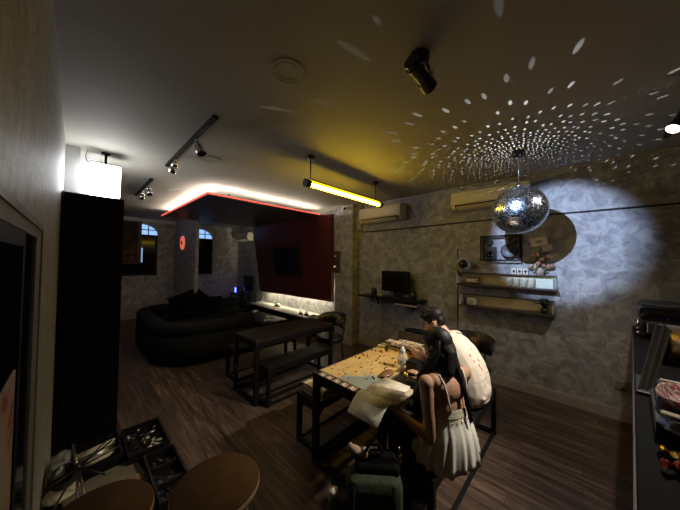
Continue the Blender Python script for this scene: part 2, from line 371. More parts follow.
    def chain(s, pts, rs):
        for i in range(len(pts)-1): s.seg(pts[i], pts[i+1], rs[i], rs[i+1])
        return s
    def mesh(s, name, off=None):
        bmesh.ops.recalc_face_normals(s.bm, faces=s.bm.faces)
        if off is not None:
            for v in s.bm.verts: v.co -= off
        me = bpy.data.meshes.new(name); s.bm.to_mesh(me); s.bm.free()
        return me

def link(name, me, m, parent=None):
    o = bpy.data.objects.new(name, me); C.objects.link(o)
    if m is not None: me.materials.append(m)
    if parent is not None: o.parent = parent
    return o
def world_of(p):
    v = Vector((0, 0, 0))
    while p is not None: v = v + Vector(p.location); p = p.parent
    return v
def part(name, mb, m, parent, label=None, world=True):
    """mesh child; world=True: geometry was given in world coordinates (parents unrotated at build time)"""
    off = world_of(parent) if world else None
    o = link(name, mb.mesh(name, off), m, parent)
    if label: o['label'] = label
    return o
def tagit(o, label, cat, group=None):
    o['label'] = label; o['category'] = cat
    if group: o['group'] = group
    return o
def thing(name, label, cat, loc, group=None):
    o = bpy.data.objects.new(name, None); C.objects.link(o); o.location = loc; o.empty_display_size = 0.1
    return tagit(o, label, cat, group)
def solo(name, mb, m, label, cat, loc, group=None, world=True):
    o = link(name, mb.mesh(name, Vector(loc) if world else None), m); o.location = loc
    return tagit(o, label, cat, group)
def struct(name, mb, m, parent=None):
    o = link(name, mb.mesh(name), m, parent)
    if parent is None: o['kind'] = 'structure'
    return o
def dup(root, loc, rot=None, label=None, group=None):
    r = root.copy(); C.objects.link(r); r.location = loc
    if rot is not None: r.rotation_euler = rot
    if label: r['label'] = label
    if group: r['group'] = group
    for ch in list(root.children):
        c = ch.copy(); C.objects.link(c); c.parent = r
        for g in list(ch.children):
            d = g.copy(); C.objects.link(d); d.parent = c
    return r
def fuse(mb, voxel=0.006, smooth=5, name='tmp'):
    """one continuous surface from overlapping solids (voxel union, then relaxed)"""
    me = mb.mesh(name); o = bpy.data.objects.new(name, me); C.objects.link(o)
    r = o.modifiers.new('r', 'REMESH'); r.mode = 'VOXEL'; r.voxel_size = voxel; r.use_smooth_shade = True
    if smooth:
        q = o.modifiers.new('s', 'SMOOTH'); q.iterations = smooth; q.factor = 0.5
    dg = bpy.context.evaluated_depsgraph_get(); dg.update()
    out = bpy.data.meshes.new_from_object(o.evaluated_get(dg))
    bpy.data.objects.remove(o); 
    for p in out.polygons: p.use_smooth = True
    return out
def bevel_mod(o, w=0.004, seg=2):
    b = o.modifiers.new('edge', 'BEVEL'); b.width = w; b.segments = seg; b.limit_method = 'ANGLE'; return o
SGN = 1.0
EXPO = 0.4
# ------------------------------------------------------------------ the setting
H = 2.89
struct('floor', MB().span((-0.4, -2.6, -0.1), (4.5, 9.6, 0)), M['floor'])
struct('ceiling', MB().span((-0.4, -2.6, H), (4.5, 9.6, H+0.1)), M['ceil'])
struct('wall_right', MB().span((4.16, -2.6, 0), (4.5, 9.6, H)), M['wall'])
struct('wall_left', MB().span((-0.4, -2.6, 0), (-0.1, 9.6, H)), M['wallleft'])
struct('wall_rear', MB().span((-0.1, -2.6, 0), (4.16, -2.3, H)), M['wallleft'])
# far wall with two arched openings
def arch_pts(cx, hw, z0, zs, zt, n=14):
    """opening outline: straight jambs then a low arch (spring zs, crown zt)"""
    p = [(cx-hw, z0), (cx-hw, zs)]
    for i in range(1, n): 
        t = PI - PI*i/n; p.append((cx+hw*math.cos(t), zs+(zt-zs)*math.sin(t)))
    return p + [(cx+hw, zs), (cx+hw, z0)]
YF = 9.21
WIN = [(1.27, 0.44), (2.84, 0.44)]
Z0, ZS, ZT = 1.22, 2.46, 2.74
fw = MB()
fw.span((-0.1, YF, 0), (4.16, YF+0.22, Z0))
xs = [-0.1] + [v for c, h in WIN for v in (c-h, c+h)] + [4.16]
for a, b in zip(xs[::2], xs[1::2]): fw.span((a, YF, Z0), (b, YF+0.22, H))
for c, h in WIN:
    o = arch_pts(c, h, Z0, ZS, ZT)[1:-1]
    poly = [(c-h, H)] + o + [(c+h, H)]
    for (x0, z0), (x1, z1) in zip(o, o[1:]):
        fw.hexa([(x0, YF, z0), (x1, YF, z1), (x1, YF+0.22, z1), (x0, YF+0.22, z0)], [(x0, YF, H), (x1, YF, H), (x1, YF+0.22, H), (x0, YF+0.22, H)])
struct('wall_far', fw, M['wallfar'])
for k, (c, h) in enumerate(WIN):
    w = MB()   # frame: sill rail, mid rail, fan muntins
    w.span((c-h, YF+0.08, 2.36), (c+h, YF+0.20, 2.43)); 
    w.span((c-h, YF+0.08, Z0), (c+h, YF+0.16, Z0+0.05))
    for s in (-1, 1): w.span((c+s*h, YF+0.08, Z0), (c+s*(h-0.05), YF+0.16, 2.36))
    for i in range(1, 9):
        z = Z0+0.05+i*0.125; w.span((c-h+.05, YF+0.10, z-0.008), (c+h-.05, YF+0.105, z+0.008))
    fr = struct('window_%d' % (k+1), w, M['black'])
    struct('lower_pane', MB().span((c-h+.04, YF+0.11, Z0+.04), (c+h-.04, YF+0.12, 2.37)), M['darkglass'], fr)
    fan = MB(); op = arch_pts(c, h, 2.43, ZS, ZT)
    fan.prism(op, 'y', YF+0.14, YF+0.15); struct('fan_light_pane', fan, M['sky'], fr)
    mu = MB()
    for x in (-0.22, 0.0, 0.22): mu.span((c+x-.012, YF+0.11, 2.43), (c+x+.012, YF+0.14, 2.72 if abs(x) < .1 else 2.69))
    mu.span((c-h, YF+0.11, 2.565), (c+h, YF+0.14, 2.59)); struct('muntin', mu, M['casing'], fr)
    fr['label'] = ['arched window with a blue fan light, beside the red poster', 'arched window with a blue fan light, right of the grey partition'][k]
struct('wall_partition', MB().span((2.145, 7.22, 0), (2.225, YF, H)), M['wallfar'])
struct('pillar', MB().span((3.94, 3.40, 0), (4.16, 3.90, H)), M['wall'])
struct('column', MB().span((-0.1, 3.86, 0), (0.01, 4.10, H)), M['pilaster'])
struct('beam', MB().span((4.06, 3.28, 2.36), (4.16, 3.40, H)), M['wall'])
struct('wall_stub', MB().span((-0.1, 4.22, 0), (0.16, 4.40, H)), M['pilaster'])
def skirt(name, a, b, axis, side):
    m = MB(); t = 0.016; h = 0.115
    if axis == 'y':
        x = a[0]; m.span((x, a[1], 0), (x+side*t, b[1], h)); m.span((x, a[1], h), (x+side*t*0.5, b[1], h+0.014))
    else:
        y = a[1]; m.span((a[0], y, 0), (b[0], y+side*t, h)); m.span((a[0], y, h), (b[0], y+side*t*0.5, h+0.014))
    struct(name, m, M['base'])
skirt('baseboard_right', (4.16, -2.3), (4.16, 3.40), 'y', -1)
skirt('baseboard_pillar', (3.94, 3.40), (3.94, 3.90), 'y', -1)
skirt('baseboard_pillar_side', (3.924, 3.40), (4.144, 3.40), 'x', -1)
skirt('baseboard_far', (-0.1, YF), (2.145, YF), 'x', -1)
skirt('baseboard_partition', (2.145, 7.22), (2.145, YF-.016), 'y', -1)
struct('trim_1', MB().span((4.135, -2.3, H-0.022), (4.16, 3.28, H)), M['base'])
struct('trim_2', MB().span((-0.1, YF-0.05, H-0.10), (2.145, YF, H)), M['pilaster'])
# the doorway on the left wall, right beside the lens: casing, dark glazed leaf
d = MB(); d.span((-0.1, -0.6, 1.77), (-0.093, 1.56, 1.825)); d.span((-0.1, 1.36, 0), (-0.093, 1.56, 1.77)); d.span((-0.093, 1.52, 0), (-0.089, 1.56, 1.825)); d.span((-0.093, -0.6, 1.805), (-0.089, 1.52, 1.825))
dr = struct('door_1', d, M['casing'])
struct('door_leaf', MB().span((-0.1, -0.6, 0.0), (-0.0975, 1.36, 1.77)), M['darkglass'], dr)
df = MB(); df.span((-0.1, 1.06, 0), (-0.0945, 1.10, 1.77)); df.span((-0.1, -0.6, 1.73), (-0.0945, 1.06, 1.77)); struct('door_frame', df, M['black'], dr)
solo('wall_poster', MB().span((-0.0972, 0.62, 0.75), (-0.0955, 1.03, 1.42)), M['pinkpaper'], 'pinkish paper poster with red print on the dark door at the left edge', 'poster', (-0.0972, 0.82, 0.75))
# cable run along the right wall
solo('wall_cable', MB().tube([(4.148, y, 2.325+0.006*math.sin(y*1.7)) for y in [3.27-0.35*i for i in range(16)]], 0.011, 6), M['cable'], 'long black cable running along the grey wall below the air conditioners', 'cable', (4.148, 3.27, 2.325))
solo('wall_conduit', MB().tube([(4.152, 1.396, 0.13), (4.152, 1.396, 1.0), (4.152, 1.396, 1.93)], 0.007, 6), M['cable'], 'thin vertical cable down the wall at the left end of the display shelves', 'cable', (4.152, 1.396, 0.13))
solo('wall_conduit', MB().box((4.150, 2.83, 0.58), (0.018, 0.03, 0.90)), M['base'], 'pale vertical cable cover on the wall below the monitor shelf', 'cable cover', (4.15, 2.83, 0.13))
# ceiling rings
rl = [((0.89, 1.32), 0.105, 'round ceiling grille above the track light, nearest the middle of the ceiling'), ((1.10, 3.15), 0.10, 'round ceiling grille beside the first track of spotlights'),
      ((1.13, 4.95), 0.10, 'round ceiling grille beside the far track of spotlights'), ((2.52, 1.12), 0.10, 'round ceiling grille near the yellow tube and among the dots of light'), ((2.63, -0.39), 0.09, 'round ceiling grille beside the spotlight over the counter')]
for (x, y), r, lb in rl:
    t = thing('ceiling_speaker', lb, 'ceiling speaker', (x, y, H))
    circ = lambda q, z: [(x+q*math.cos(2*PI*k/40), y+q*math.sin(2*PI*k/40), z) for k in range(40)]
    part('rim', MB().tube(circ(r*.97, H-.002), .004, 6, closed=True).tube(circ(r*.70, H-.003), .003, 6, closed=True), M['ring'], t)
    part('grille', MB().cyl((x, y, H-.003), (x, y, H), r*.95, n=40, sm=False), M['ring'], t)

# ------------------------------------------------------------------ canopy and panel
cz = 2.72
t = thing('ceiling_canopy', 'dark red canopy hung under the ceiling with lit edges, folding down into a wall panel', 'canopy', (1.40, 4.20, cz))
part('soffit', MB().span((1.40, 4.20, cz), (3.90, 7.20, cz+0.035)), M['redunder'], t)
e = MB(); e.span((1.385, 4.185, cz+0.014), (3.75, 4.20, cz+0.035)); e.span((1.385, 4.20, cz+0.014), (1.40, 7.20, cz+0.035))
part('edge_light', e, M['led_red'], t, 'thin red glowing edge')
e = MB(); e.span((1.47, 4.27, cz+0.036), (3.75, 4.285, cz+0.05)); part('light_strip', e, M['led_warm'], t)
e = MB(); e.span((1.47, 4.29, cz+0.036), (1.485, 7.15, cz+0.05)); part('light_strip', e, M['led_warm'], t)
pn = MB().hexa([(3.95, 4.02, .80), (3.95, 7.14, .76), (4.04, 7.14, .76), (4.04, 4.02, .80)], [(3.75, 3.85, cz), (3.75, 7.29, cz), (3.84, 7.29, cz), (3.84, 3.85, cz)])
part('wall_panel', pn, M['red'], t, 'dark red sloping panel')
part('hanger', MB().cyl((3.0, 5.4, cz+.035), (3.0, 5.4, H), 0.012).cyl((1.9, 6.4, cz+.035), (1.9, 6.4, H), 0.012).cyl((1.9, 4.6, cz+.035), (1.9, 4.6, H), 0.012), M['black'], t)
part('under_light', MB().span((4.085, 4.28, 0.90), (4.105, 7.05, 0.92)).span((4.04, 4.28, 0.925), (4.12, 7.05, 0.94)), M['led_under'], t, 'warm light strip behind the lower edge')
# television on the panel (panel leans: x = 3.75 + 0.2*(2.72-z)/1.94)
px = lambda z: 3.75+0.2*(2.72-z)/1.94
t = thing('television', 'black television mounted on the dark red panel', 'television', (px(1.68), 5.57, 1.68))
def tv(y0, y1, z0, z1, a, b): return MB().hexa([(px(z0)-a, y0, z0), (px(z0)-a, y1, z0), (px(z0)-b, y1, z0), (px(z0)-b, y0, z0)], [(px(z1)-a, y0, z1), (px(z1)-a, y1, z1), (px(z1)-b, y1, z1), (px(z1)-b, y0, z1)])
part('casing', tv(4.99, 6.15, 1.32, 2.05, 0.055, 0.004), M['plastic'], t)
part('screen', tv(5.01, 6.13, 1.345, 2.03, 0.058, 0.0555), M['tv'], t)
# sconce on the pillar
t = thing('wall_sconce', 'square brown wall plate with two chrome half globes on the pillar', 'wall lamp', (3.94, 3.86, 1.69))
part('plate', MB().span((3.905, 3.74, 1.45), (3.94, 3.98, 1.925), 0.006), M['brownwood'], t)
for z in (1.57, 1.80): part('globe', MB().ball((3.90, 3.86, z), 0.055), M['chrome'], t)
# cctv
t = thing('security_camera', 'small white security camera at the top of the pillar', 'camera', (3.94, 3.62, 2.86))
part('bracket', MB().cyl((3.94, 3.66, 2.84), (3.90, 3.66, 2.84), 0.035).cyl((3.91, 3.66, 2.84), (3.87, 3.56, 2.82), 0.012), M['white'], t)
part('housing', MB().cyl((3.90, 3.61, 2.825), (3.80, 3.50, 2.79), 0.034), M['white'], t)
part('lens', MB().cyl((3.80, 3.50, 2.79), (3.795, 3.495, 2.788), 0.026), M['tv'], t)
# lit shelf under the panel
t = thing('wall_counter', 'long low counter with a glowing pale top under the red panel', 'counter', (3.93, 5.65, 0))
part('top', MB().span((3.68, 3.96, 0.375), (4.16, 7.35, 0.41), 0.004), M['stone'], t)
part('body', MB().span((3.74, 4.02, 0), (4.14, 7.33, 0.375)), M['black'], t)
zt = 0.41
b = thing('sauce_bottle', 'orange-topped bottle standing at the far end of the lit counter', 'bottle', (3.95, 6.98, zt))
part('body', MB().lathe([(0.03, 0), (0.034, 0.01), (0.034, 0.12), (0.014, 0.16), (0.014, 0.19)], (3.95, 6.98, zt), 16), M['clear'], b); part('cap', MB().cyl((3.95, 6.98, zt+.185), (3.95, 6.98, zt+.23), 0.017), M['yellow'], b)
b = thing('toy_car', 'small white and blue toy car on the lit counter', 'toy', (3.98, 6.2, zt))
part('body', MB().box((3.98, 6.2, zt+.04), (.09, .20, .045), None, .012).box((3.98, 6.19, zt+.075), (.08, .11, .04), None, .012), M['white'], b); part('stripe', MB().box((3.933, 6.2, zt+.042), (.004, .19, .014)), M['tokenblack'], b)
for yy in (6.14, 6.26): part('wheel', MB().cyl((3.935, yy, zt+.02), (4.025, yy, zt+.02), 0.02), M['plastic'], b)
for y, lb in ((4.93, 'dark glass jar on the lit counter, further from the tray'), (4.72, 'dark glass jar on the lit counter, closer to the tray')):
    b = thing('glass_jar', lb, 'jar', (3.82, y, zt), 'jars on the lit counter'); part('body', MB().lathe([(0.045, 0), (0.05, 0.01), (0.05, 0.035), (0.042, 0.045)], (3.82, y, zt), 20), M['plastic'], b)
    part('glass', MB().lathe([(0.042, 0.045), (0.046, 0.07), (0.046, 0.10)], (3.82, y, zt), 20, cap=False), M['clear'], b)
b = thing('serving_tray', 'long shallow tray at the near end of the lit counter', 'tray', (3.80, 4.3, zt))
part('base', MB().box((3.80, 4.30, zt+.008), (.16, .42, .016)), M['tan'], b); part('rim', MB().span((3.72, 4.09, zt+.016), (3.735, 4.51, zt+.05)).span((3.865, 4.09, zt+.016), (3.88, 4.51, zt+.05)).span((3.735, 4.09, zt+.016), (3.865, 4.105, zt+.05)).span((3.735, 4.495, zt+.016), (3.865, 4.51, zt+.05)), M['cream'], b)

# ------------------------------------------------------------------ far corner: stand, monitor, glowing device, air conditioner, clock, poster
t = thing('media_stand', 'black open stand in the far corner beside the red panel', 'stand', (3.95, 8.2, 0))
part('top', MB().span((3.72, 7.72, 0.55), (4.14, 8.76, 0.585)), M['black'], t); part('shelf', MB().span((3.74, 7.74, 0.22), (4.12, 8.74, 0.245)), M['black'], t)
for x in (3.74, 4.12):
    for y in (7.74, 8.74): part('leg', MB().box((x, y, 0.275), (.035, .035, .55)), M['black'], t)
t = thing('computer_monitor', 'black upright monitor on the stand in the far corner', 'monitor', (4.02, 8.05, 0.585))
part('screen', MB().span((4.03, 7.79, 0.68), (4.06, 8.44, 1.19), .006), M['tv'], t); part('foot', MB().box((4.045, 8.1, 0.592), (.16, .22, .014)).box((4.06, 8.1, .66), (.03, .05, .14)), M['plastic'], t)
t = thing('game_console', 'small device glowing blue below the far corner monitor', 'console', (3.86, 8.45, 0.585))
part('case', MB().box((3.86, 8.47, 0.70), (.16, .16, .22), None, .01), M['plastic'], t)
for z in (.645, .70, .755): part('blue_light', MB().box((3.775, 8.47, z), (.006, .10, .035)), M['blue'], t)
part('side_light', MB().box((3.93, 8.555, .70), (.02, .006, .16)), M['blue'], t)
def aircon(lb, y0, y1, x0, z0, z1):
    yc = (y0+y1)/2; d = 4.16-x0
    t = thing('air_conditioner', lb, 'air conditioner', (4.16, yc, z0), 'wall air conditioners')
    prof = [(4.16, z1), (x0+.05, z1), (x0+.012, z1-.03), (x0, z1-.09), (x0+.005, z0+.09), (x0+.05, z0+.02), (x0+.09, z0), (4.16, z0)]
    o = part('housing', MB().prism([(p[0], p[1]) for p in prof], 'y', y0, y1), M['ac'], t); bevel_mod(o, .008)
    part('outlet', MB().hexa([(x0+.012, y0+.06, z0+.07), (x0+.012, y1-.06, z0+.07), (x0+.075, y1-.06, z0+.008), (x0+.075, y0+.06, z0+.008)], [(x0+.004, y0+.06, z0+.062), (x0+.004, y1-.06, z0+.062), (x0+.068, y1-.06, z0+.001), (x0+.068, y0+.06, z0+.001)]), M['plastic'], t)
    part('louver', MB().box((x0+.020, yc, z0+.024), (.070, y1-y0-.16, .006), (0, R(38), 0)), M['ac'], t)
    return t
aircon('ivory air conditioner high on the wall beside the pillar, below the yellow tube', 2.30, 3.24, 3.94, 2.47, 2.77)
aircon('ivory air conditioner high on the wall behind the mirror ball', 0.46, 1.43, 3.94, 2.50, 2.78)
aircon('ivory air conditioner in the far corner behind the red panel', 8.06, 9.0, 3.95, 2.38, 2.65)
t = thing('wall_clock', 'round red-lit clock on the grey partition wall', 'clock', (2.145, 8.35, 2.19))
Tx = Matrix.Rotation(-PI/2, 3, 'Y')
part('face', MB().lathe([(0.0001, .03), (0.185, .03), (0.20, .02), (0.20, 0)], (2.145, 8.35, 2.19), 36, Tx), M['clock'], t)
part('center', MB().lathe([(0.0001, .04), (0.06, .04), (0.06, .03)], (2.145, 8.35, 2.19), 16, Tx), M['plastic'], t)
part('hand', MB().box((2.11, 8.35, 2.27), (.006, .018, .15)).box((2.11, 8.30, 2.19), (.006, .11, .018)), M['white'], t)
t = thing('framed_poster', 'large dark and red poster in a wooden frame hanging before the far window', 'poster', (1.0, 9.02, 1.59))
part('frame', MB().span((0.60, 8.99, 1.57), (0.66, 9.04, 2.77)).span((1.21, 8.99, 1.57), (1.285, 9.04, 2.77)).span((0.66, 8.99, 1.57), (1.21, 9.04, 1.60)).span((0.66, 8.99, 2.74), (1.21, 9.04, 2.77)), M['posterframe'], t)
part('print', MB().span((0.66, 9.01, 2.02), (1.21, 9.03, 2.74)), M['poster'], t); part('lower_print', MB().span((0.66, 9.01, 1.60), (1.21, 9.03, 2.02)), M['posterred'], t, 'dark red lower picture')
part('hanging_wire', MB().cyl((0.95, 9.03, 2.77), (0.95, 9.03, H), .006, n=6), M['cable'], t)
t = thing('window_lamp', 'slim pale blue strip light standing at the far window', 'lamp', (1.33, 9.12, 1.5)); 
part('strip', MB().box((1.33, 9.19, 1.82), (.03, .02, .42)), emit('pale_blue_strip', (.35, .6, 1.0), .5), t)

# ------------------------------------------------------------------ tall cabinet, sign, left column
t = thing('tall_cabinet', 'tall flat black cabinet standing against the left wall', 'cabinet', (0.10, 3.5, 0))
part('body', MB().span((-0.098, 3.30, 0.0), (0.325, 3.70, 2.295), .004), M['cab'], t)
part('door', MB().span((-0.09, 3.285, 0.06), (0.318, 3.30, 2.28), .003), M['cab'], t)
part('hook', MB().tube([(-0.09, 3.28, 2.25), (-0.085, 3.24, 2.25), (-0.085, 3.235, 2.29)], .005, 6), M['steel'], t)
t = thing('light_box', 'glowing white box sign hanging from the ceiling behind the tall black cabinet', 'sign', (0.21, 3.85, H))
part('lit_face', MB().span((0.085, 3.79, 2.40), (0.335, 3.95, 2.745), .006), M['sign'], t)
fr = MB()
for (a, b) in (((.075, 3.785), (.09, 3.80)), ((.33, 3.785), (.345, 3.80)), ((.075, 3.94), (.09, 3.955)), ((.33, 3.94), (.345, 3.955))): pass
fr.span((.083, 3.788, 2.742), (.337, 3.952, 2.752))
part('top_plate', fr, M['black'], t)
part('post', MB().cyl((0.21, 3.87, 2.75), (0.21, 3.87, H-.015), .012).cyl((0.21, 3.87, H-.015), (0.21, 3.87, H), .04), M['black'], t)
part('power_cable', MB().tube([(0.10, 3.9, 2.75), (0.06, 3.9, 2.77), (0.05, 3.9, 2.82), (0.06, 3.92, H)], .004, 6), M['cable'], t)

# ------------------------------------------------------------------ tracks and spots
def lamp_head(parent, base, tip, r=.036, m='chrome', lens=None):
    """swivel spotlight: stem from the track, tapered can, lens"""
    base = Vector(base); tip = Vector(tip); d = (tip-base).normalized()
    h = part('spotlight', MB().cyl(base, base+Vector((0, 0, -.05)), .012, n=8).cyl(base+Vector((0, 0, -.045)), base+Vector((0, 0, -.045))+d*.05, .018, r*.9).cyl(base+Vector((0, 0, -.045))+d*.05, base+Vector((0, 0, -.045))+d*.13, r*.9, r), M[m], parent)
    a = base+Vector((0, 0, -.045))
    part('yoke', MB().tube([a+Vector((0, .03, -.0)), a+Vector((0, .045, 0))+d*.05, a+Vector((0, .04, 0))+d*.09], .005, 6), M[m], h)
    part('lens', MB().cyl(a+d*.128, a+d*.134, r*.86), M[lens or 'tv'], h)
def track(lb, x, y0, y1, heads):
    t = thing('track_light', lb, 'track light', (x, (y0+y1)/2, H))
    part('rail', MB().span((x-.02, y0, H-.025), (x+.02, y1, H)), M['black'], t)
    for hy, tip, r in heads: lamp_head(t, (x, hy, H-.025), (x+tip[0], hy+tip[1], H-.025+tip[2]), r)
track('black ceiling track with two chrome spotlights, near the middle of the room', 0.765, 2.16, 3.75, [(2.63, (.05, -.06, -.16), .042), (3.35, (-.03, .10, -.16), .038)])
track('black ceiling track with two chrome spotlights, further off near the canopy', 0.745, 4.55, 5.93, [(4.85, (.03, -.05, -.16), .042), (5.25, (-.02, .10, -.16), .04)])
t = thing('track_light', 'black ceiling spotlight fitting shining over the counter at the right edge', 'track light', (3.2, -0.62, H))
part('rail', MB().span((2.5, -0.60, H-.025), (3.7, -0.56, H)), M['black'], t)
lamp_head(t, (3.10, -0.58, H-.025), (3.02, -0.46, H-.2), .045, 'plastic', 'lens'); lamp_head(t, (2.66, -0.58, H-.025), (2.63, -0.46, H-.2), .045, 'plastic', 'lens')  # the second head is added, as a housing for the table fill light
# projector spotlight aimed at the mirror ball
BALL = Vector((3.22, 0.465, 2.262)); LAMP = Vector((1.345, 0.592, 2.662)); dr_ = (BALL-LAMP).normalized()
t = thing('ball_spotlight', 'black swivel spotlight on the ceiling aimed at the mirror ball', 'spotlight', (1.335, .660, H))
part('base', MB().lathe([(.055, 0), (.055, -.03), (.05, -.05), (.0001, -.05)], (1.335, .660, H), 24), M['plastic'], t)
bb = LAMP - dr_*.02; aa = bb - dr_*.20
part('yoke', MB().tube([(1.335, .62, H-.05), (1.29, .59, 2.77), tuple((aa*.5+bb*.5)+Vector((0, -.045, .01)))], .008, 6).tube([(1.335, .70, H-.05), (1.29, .68, 2.78), tuple((aa*.5+bb*.5)+Vector((0, .045, .01)))], .008, 6), M['plastic'], t)
part('body', MB().cyl(aa, aa+dr_*.004, .036, .036, 24).cyl(aa, aa+dr_*.08, .036, .036, 24, cap=False).cyl(aa+dr_*.08, bb-dr_*.05, .032, .034, 24, cap=False).cyl(bb-dr_*.06, bb, .040, .042, 24, cap=False), M['plastic'], t)
part('fin', MB().tube([aa+dr_*.03+Vector((0, 0, 0))+(dr_.orthogonal().normalized()*math.cos(k)+dr_.cross(dr_.orthogonal().normalized())*math.sin(k))*.038 for k in [2*PI*i/24 for i in range(24)]], .007, 6, closed=True), M['plastic'], t); part('knob', MB().cyl(aa+dr_*.12+Vector((0, -.06, 0)), aa+dr_*.12+Vector((0, -.04, 0)), .014), M['steel'], t)
# yellow pendant tube
t = thing('pendant_light', 'yellow glowing tube lamp hung level under the ceiling on two thin rods', 'pendant lamp', (2.45, 2.2, 2.56))
tz = 2.565
part('tube', MB().cyl((1.80, 2.2, tz), (3.16, 2.2, tz), .024, n=20), M['tube'], t)
part('shell', MB().tube([(1.80, 2.2+.0, tz+.04), (3.16, 2.2, tz+.04)], .016, 10), M['tubeshell'], t)
part('reflector', MB().prism([(2.165, tz+.036), (2.2, tz+.062), (2.235, tz+.036), (2.2, tz+.069)], 'x', 1.80, 3.16), M['steel'], t)
for x in (1.77, 3.175): part('end_cap', MB().cyl((x-.035, 2.2, tz+.005), (x+.03, 2.2, tz+.005), .045, n=20), M['plastic'], t)
for x in (1.81, 3.06):
    rd = part('rod', MB().cyl((x, 2.2, tz+.05), (x, 2.2, H), .006, n=8), M['plastic'], t); part('ceiling_cup', MB().lathe([(.045, 0), (.045, -.03), (.0001, -.035)], (x, 2.2, H), 20), M['plastic'], rd, world=True)
# mirror ball
t = thing('mirror_ball', 'large silver mirror ball hanging from the ceiling', 'mirror ball', tuple(BALL))
RB = 0.25
part('core', MB().ball(BALL, RB-.004, None, 48, 24), M['grout'], t)
tl = MB(); rows = 38; rnd = random.Random(3)
for i in range(rows):
    th0 = PI*(i+.07)/rows; th1 = PI*(i+.93)/rows; n = max(4, round(2*PI*math.sin((th0+th1)/2)/(PI/rows)))
    for j in range(n):
        p0 = 2*PI*(j+.05)/n; p1 = 2*PI*(j+.95)/n
        tm, pm = (th0+th1)/2, (p0+p1)/2
        nrm = Vector((math.sin(tm)*math.cos(pm), math.sin(tm)*math.sin(pm), math.cos(tm)))
        jit = Vector((rnd.uniform(-1, 1), rnd.uniform(-1, 1), rnd.uniform(-1, 1)))*.028; nj = (nrm+jit).normalized()
        vs = []
        for a, b in ((th0, p0), (th0, p1), (th1, p1), (th1, p0)):
            q = Vector((math.sin(a)*math.cos(b), math.sin(a)*math.sin(b), math.cos(a)))*RB
            c = nrm*RB; q = q + nj*((c-q).dot(nj)); vs.append(BALL+q)
        tl._add(vs, [(3, 2, 1, 0)])
o = part('mirror_tiles', tl, M['silvertile'], t)
part('hanging_rod', MB().cyl(BALL+Vector((0, 0, RB)), (BALL.x, BALL.y, H), .004, n=8).cyl(BALL+Vector((0, 0, RB-.005)), BALL+Vector((0, 0, RB+.03)), .022, n=16), M['steel'], t)
part('motor', MB().lathe([(.055, 0), (.055, -.04), (.03, -.06), (.0001, -.06)], (BALL.x, BALL.y, H), 20), M['plastic'], t)

# ------------------------------------------------------------------ monitor shelf on the right wall
t = thing('wall_shelf', 'black wall shelf holding the monitor and two round speakers', 'shelf', (4.01, 2.52, 1.05))
part('board', MB().span((3.84, 1.90, 1.03), (4.16, 3.16, 1.06), .003), M['blackwood'], t)
for y in (2.15, 2.9): part('bracket', MB().span((3.9, y-.012, 1.005), (4.16, y+.012, 1.03)).span((4.14, y-.012, .86), (4.16, y+.012, 1.005)), M['black'], t)
t = thing('computer_monitor', 'black flat monitor on the wall shelf under the first air conditioner', 'monitor', (4.0, 2.42, 1.06))
part('screen', MB().span((3.985, 2.135, 1.165), (4.02, 2.71, 1.54), .006), M['tv'], t); part('stand', MB().box((4.03, 2.42, 1.15), (.03, .08, .18)), M['plastic'], t); part('foot', MB().box((4.0, 2.42, 1.067), (.17, .26, .014), None, .004), M['plastic'], t)
for y, lb in ((2.88, 'small round black speaker to the left of the shelf monitor'), (2.06, 'small round black speaker to the right of the shelf monitor')):
    t = thing('desk_speaker', lb, 'speaker', (3.98, y, 1.06), 'speakers on the monitor shelf')
    part('body', MB().ball((3.98, y, 1.135), (.06, .062, .075)), M['plastic'], t); part('cone', MB().lathe([(.0001, .048), (.028, .056), (.034, .052)], (3.98, y, 1.135), 20, Tx), M['steel'], t)
    part('foot', MB().cyl((3.98, y, 1.06), (3.98, y, 1.075), .04), M['plastic'], t)
t = thing('keyboard_tray', 'slim pale tray fixed under the right half of the monitor shelf', 'tray', (4.0, 2.15, 0.98)); part('tray', MB().span((3.86, 1.95, .965), (4.1, 2.36, .98)), M['white'], t); part('hanger', MB().span((3.95, 1.955, .98), (3.99, 1.965, 1.03)).span((3.95, 2.345, .98), (3.99, 2.355, 1.03)), M['steel'], t)
solo('router', MB().box((3.98, 2.72, 1.075), (.10, .10, .03), None, .006), M['white'], 'flat white box beside the left speaker on the monitor shelf', 'box', (3.98, 2.72, 1.06))

# ------------------------------------------------------------------ display shelves
def box_shelf(lb, y0, y1, z0, z1, x0=4.0):
    t = thing('display_shelf', lb, 'shelf', (4.16, (y0+y1)/2, z0), 'box shelves on the grey wall')
    part('top_ledge', MB().span((4.075, y0, z1-.012), (4.16, y1, z1)), M['shelfboard'], t); part('bottom_board', MB().span((x0-.01, y0-.015, z0), (4.16, y1, z0+.02)), M['shelfboard'], t)
    part('back', MB().span((4.148, y0+.01, z0+.02), (4.156, y1-.01, z1-.014)), M['brass'], t, 'satin gold back panel')
    part('side', MB().span((x0+.01, y1-.012, z0+.02), (4.148, y1, z1-.012)), M['white'], t); part('side', MB().span((x0+.01, y0, z0+.02), (4.148, y0+.012, z1-.014)), M['clear'], t)
box_shelf('long narrow box shelf on the grey wall, the upper of two', 0.22, 1.37, 1.372, 1.555)
box_shelf('long narrow box shelf on the grey wall, the lower of two', 0.24, 1.33, 1.06, 1.235)
t = thing('table_radio', 'small brown radio inside the upper display shelf', 'radio', (4.06, 1.15, 1.392))
part('case', MB().box((4.065, 1.15, 1.445), (.08, .19, .09), None, .012), M['brownwood'], t); part('front', MB().box((4.023, 1.15, 1.445), (.006, .16, .05)), M['cream'], t); part('knob', MB().cyl((4.018, 1.085, 1.445), (4.026, 1.085, 1.445), .014), M['plastic'], t)
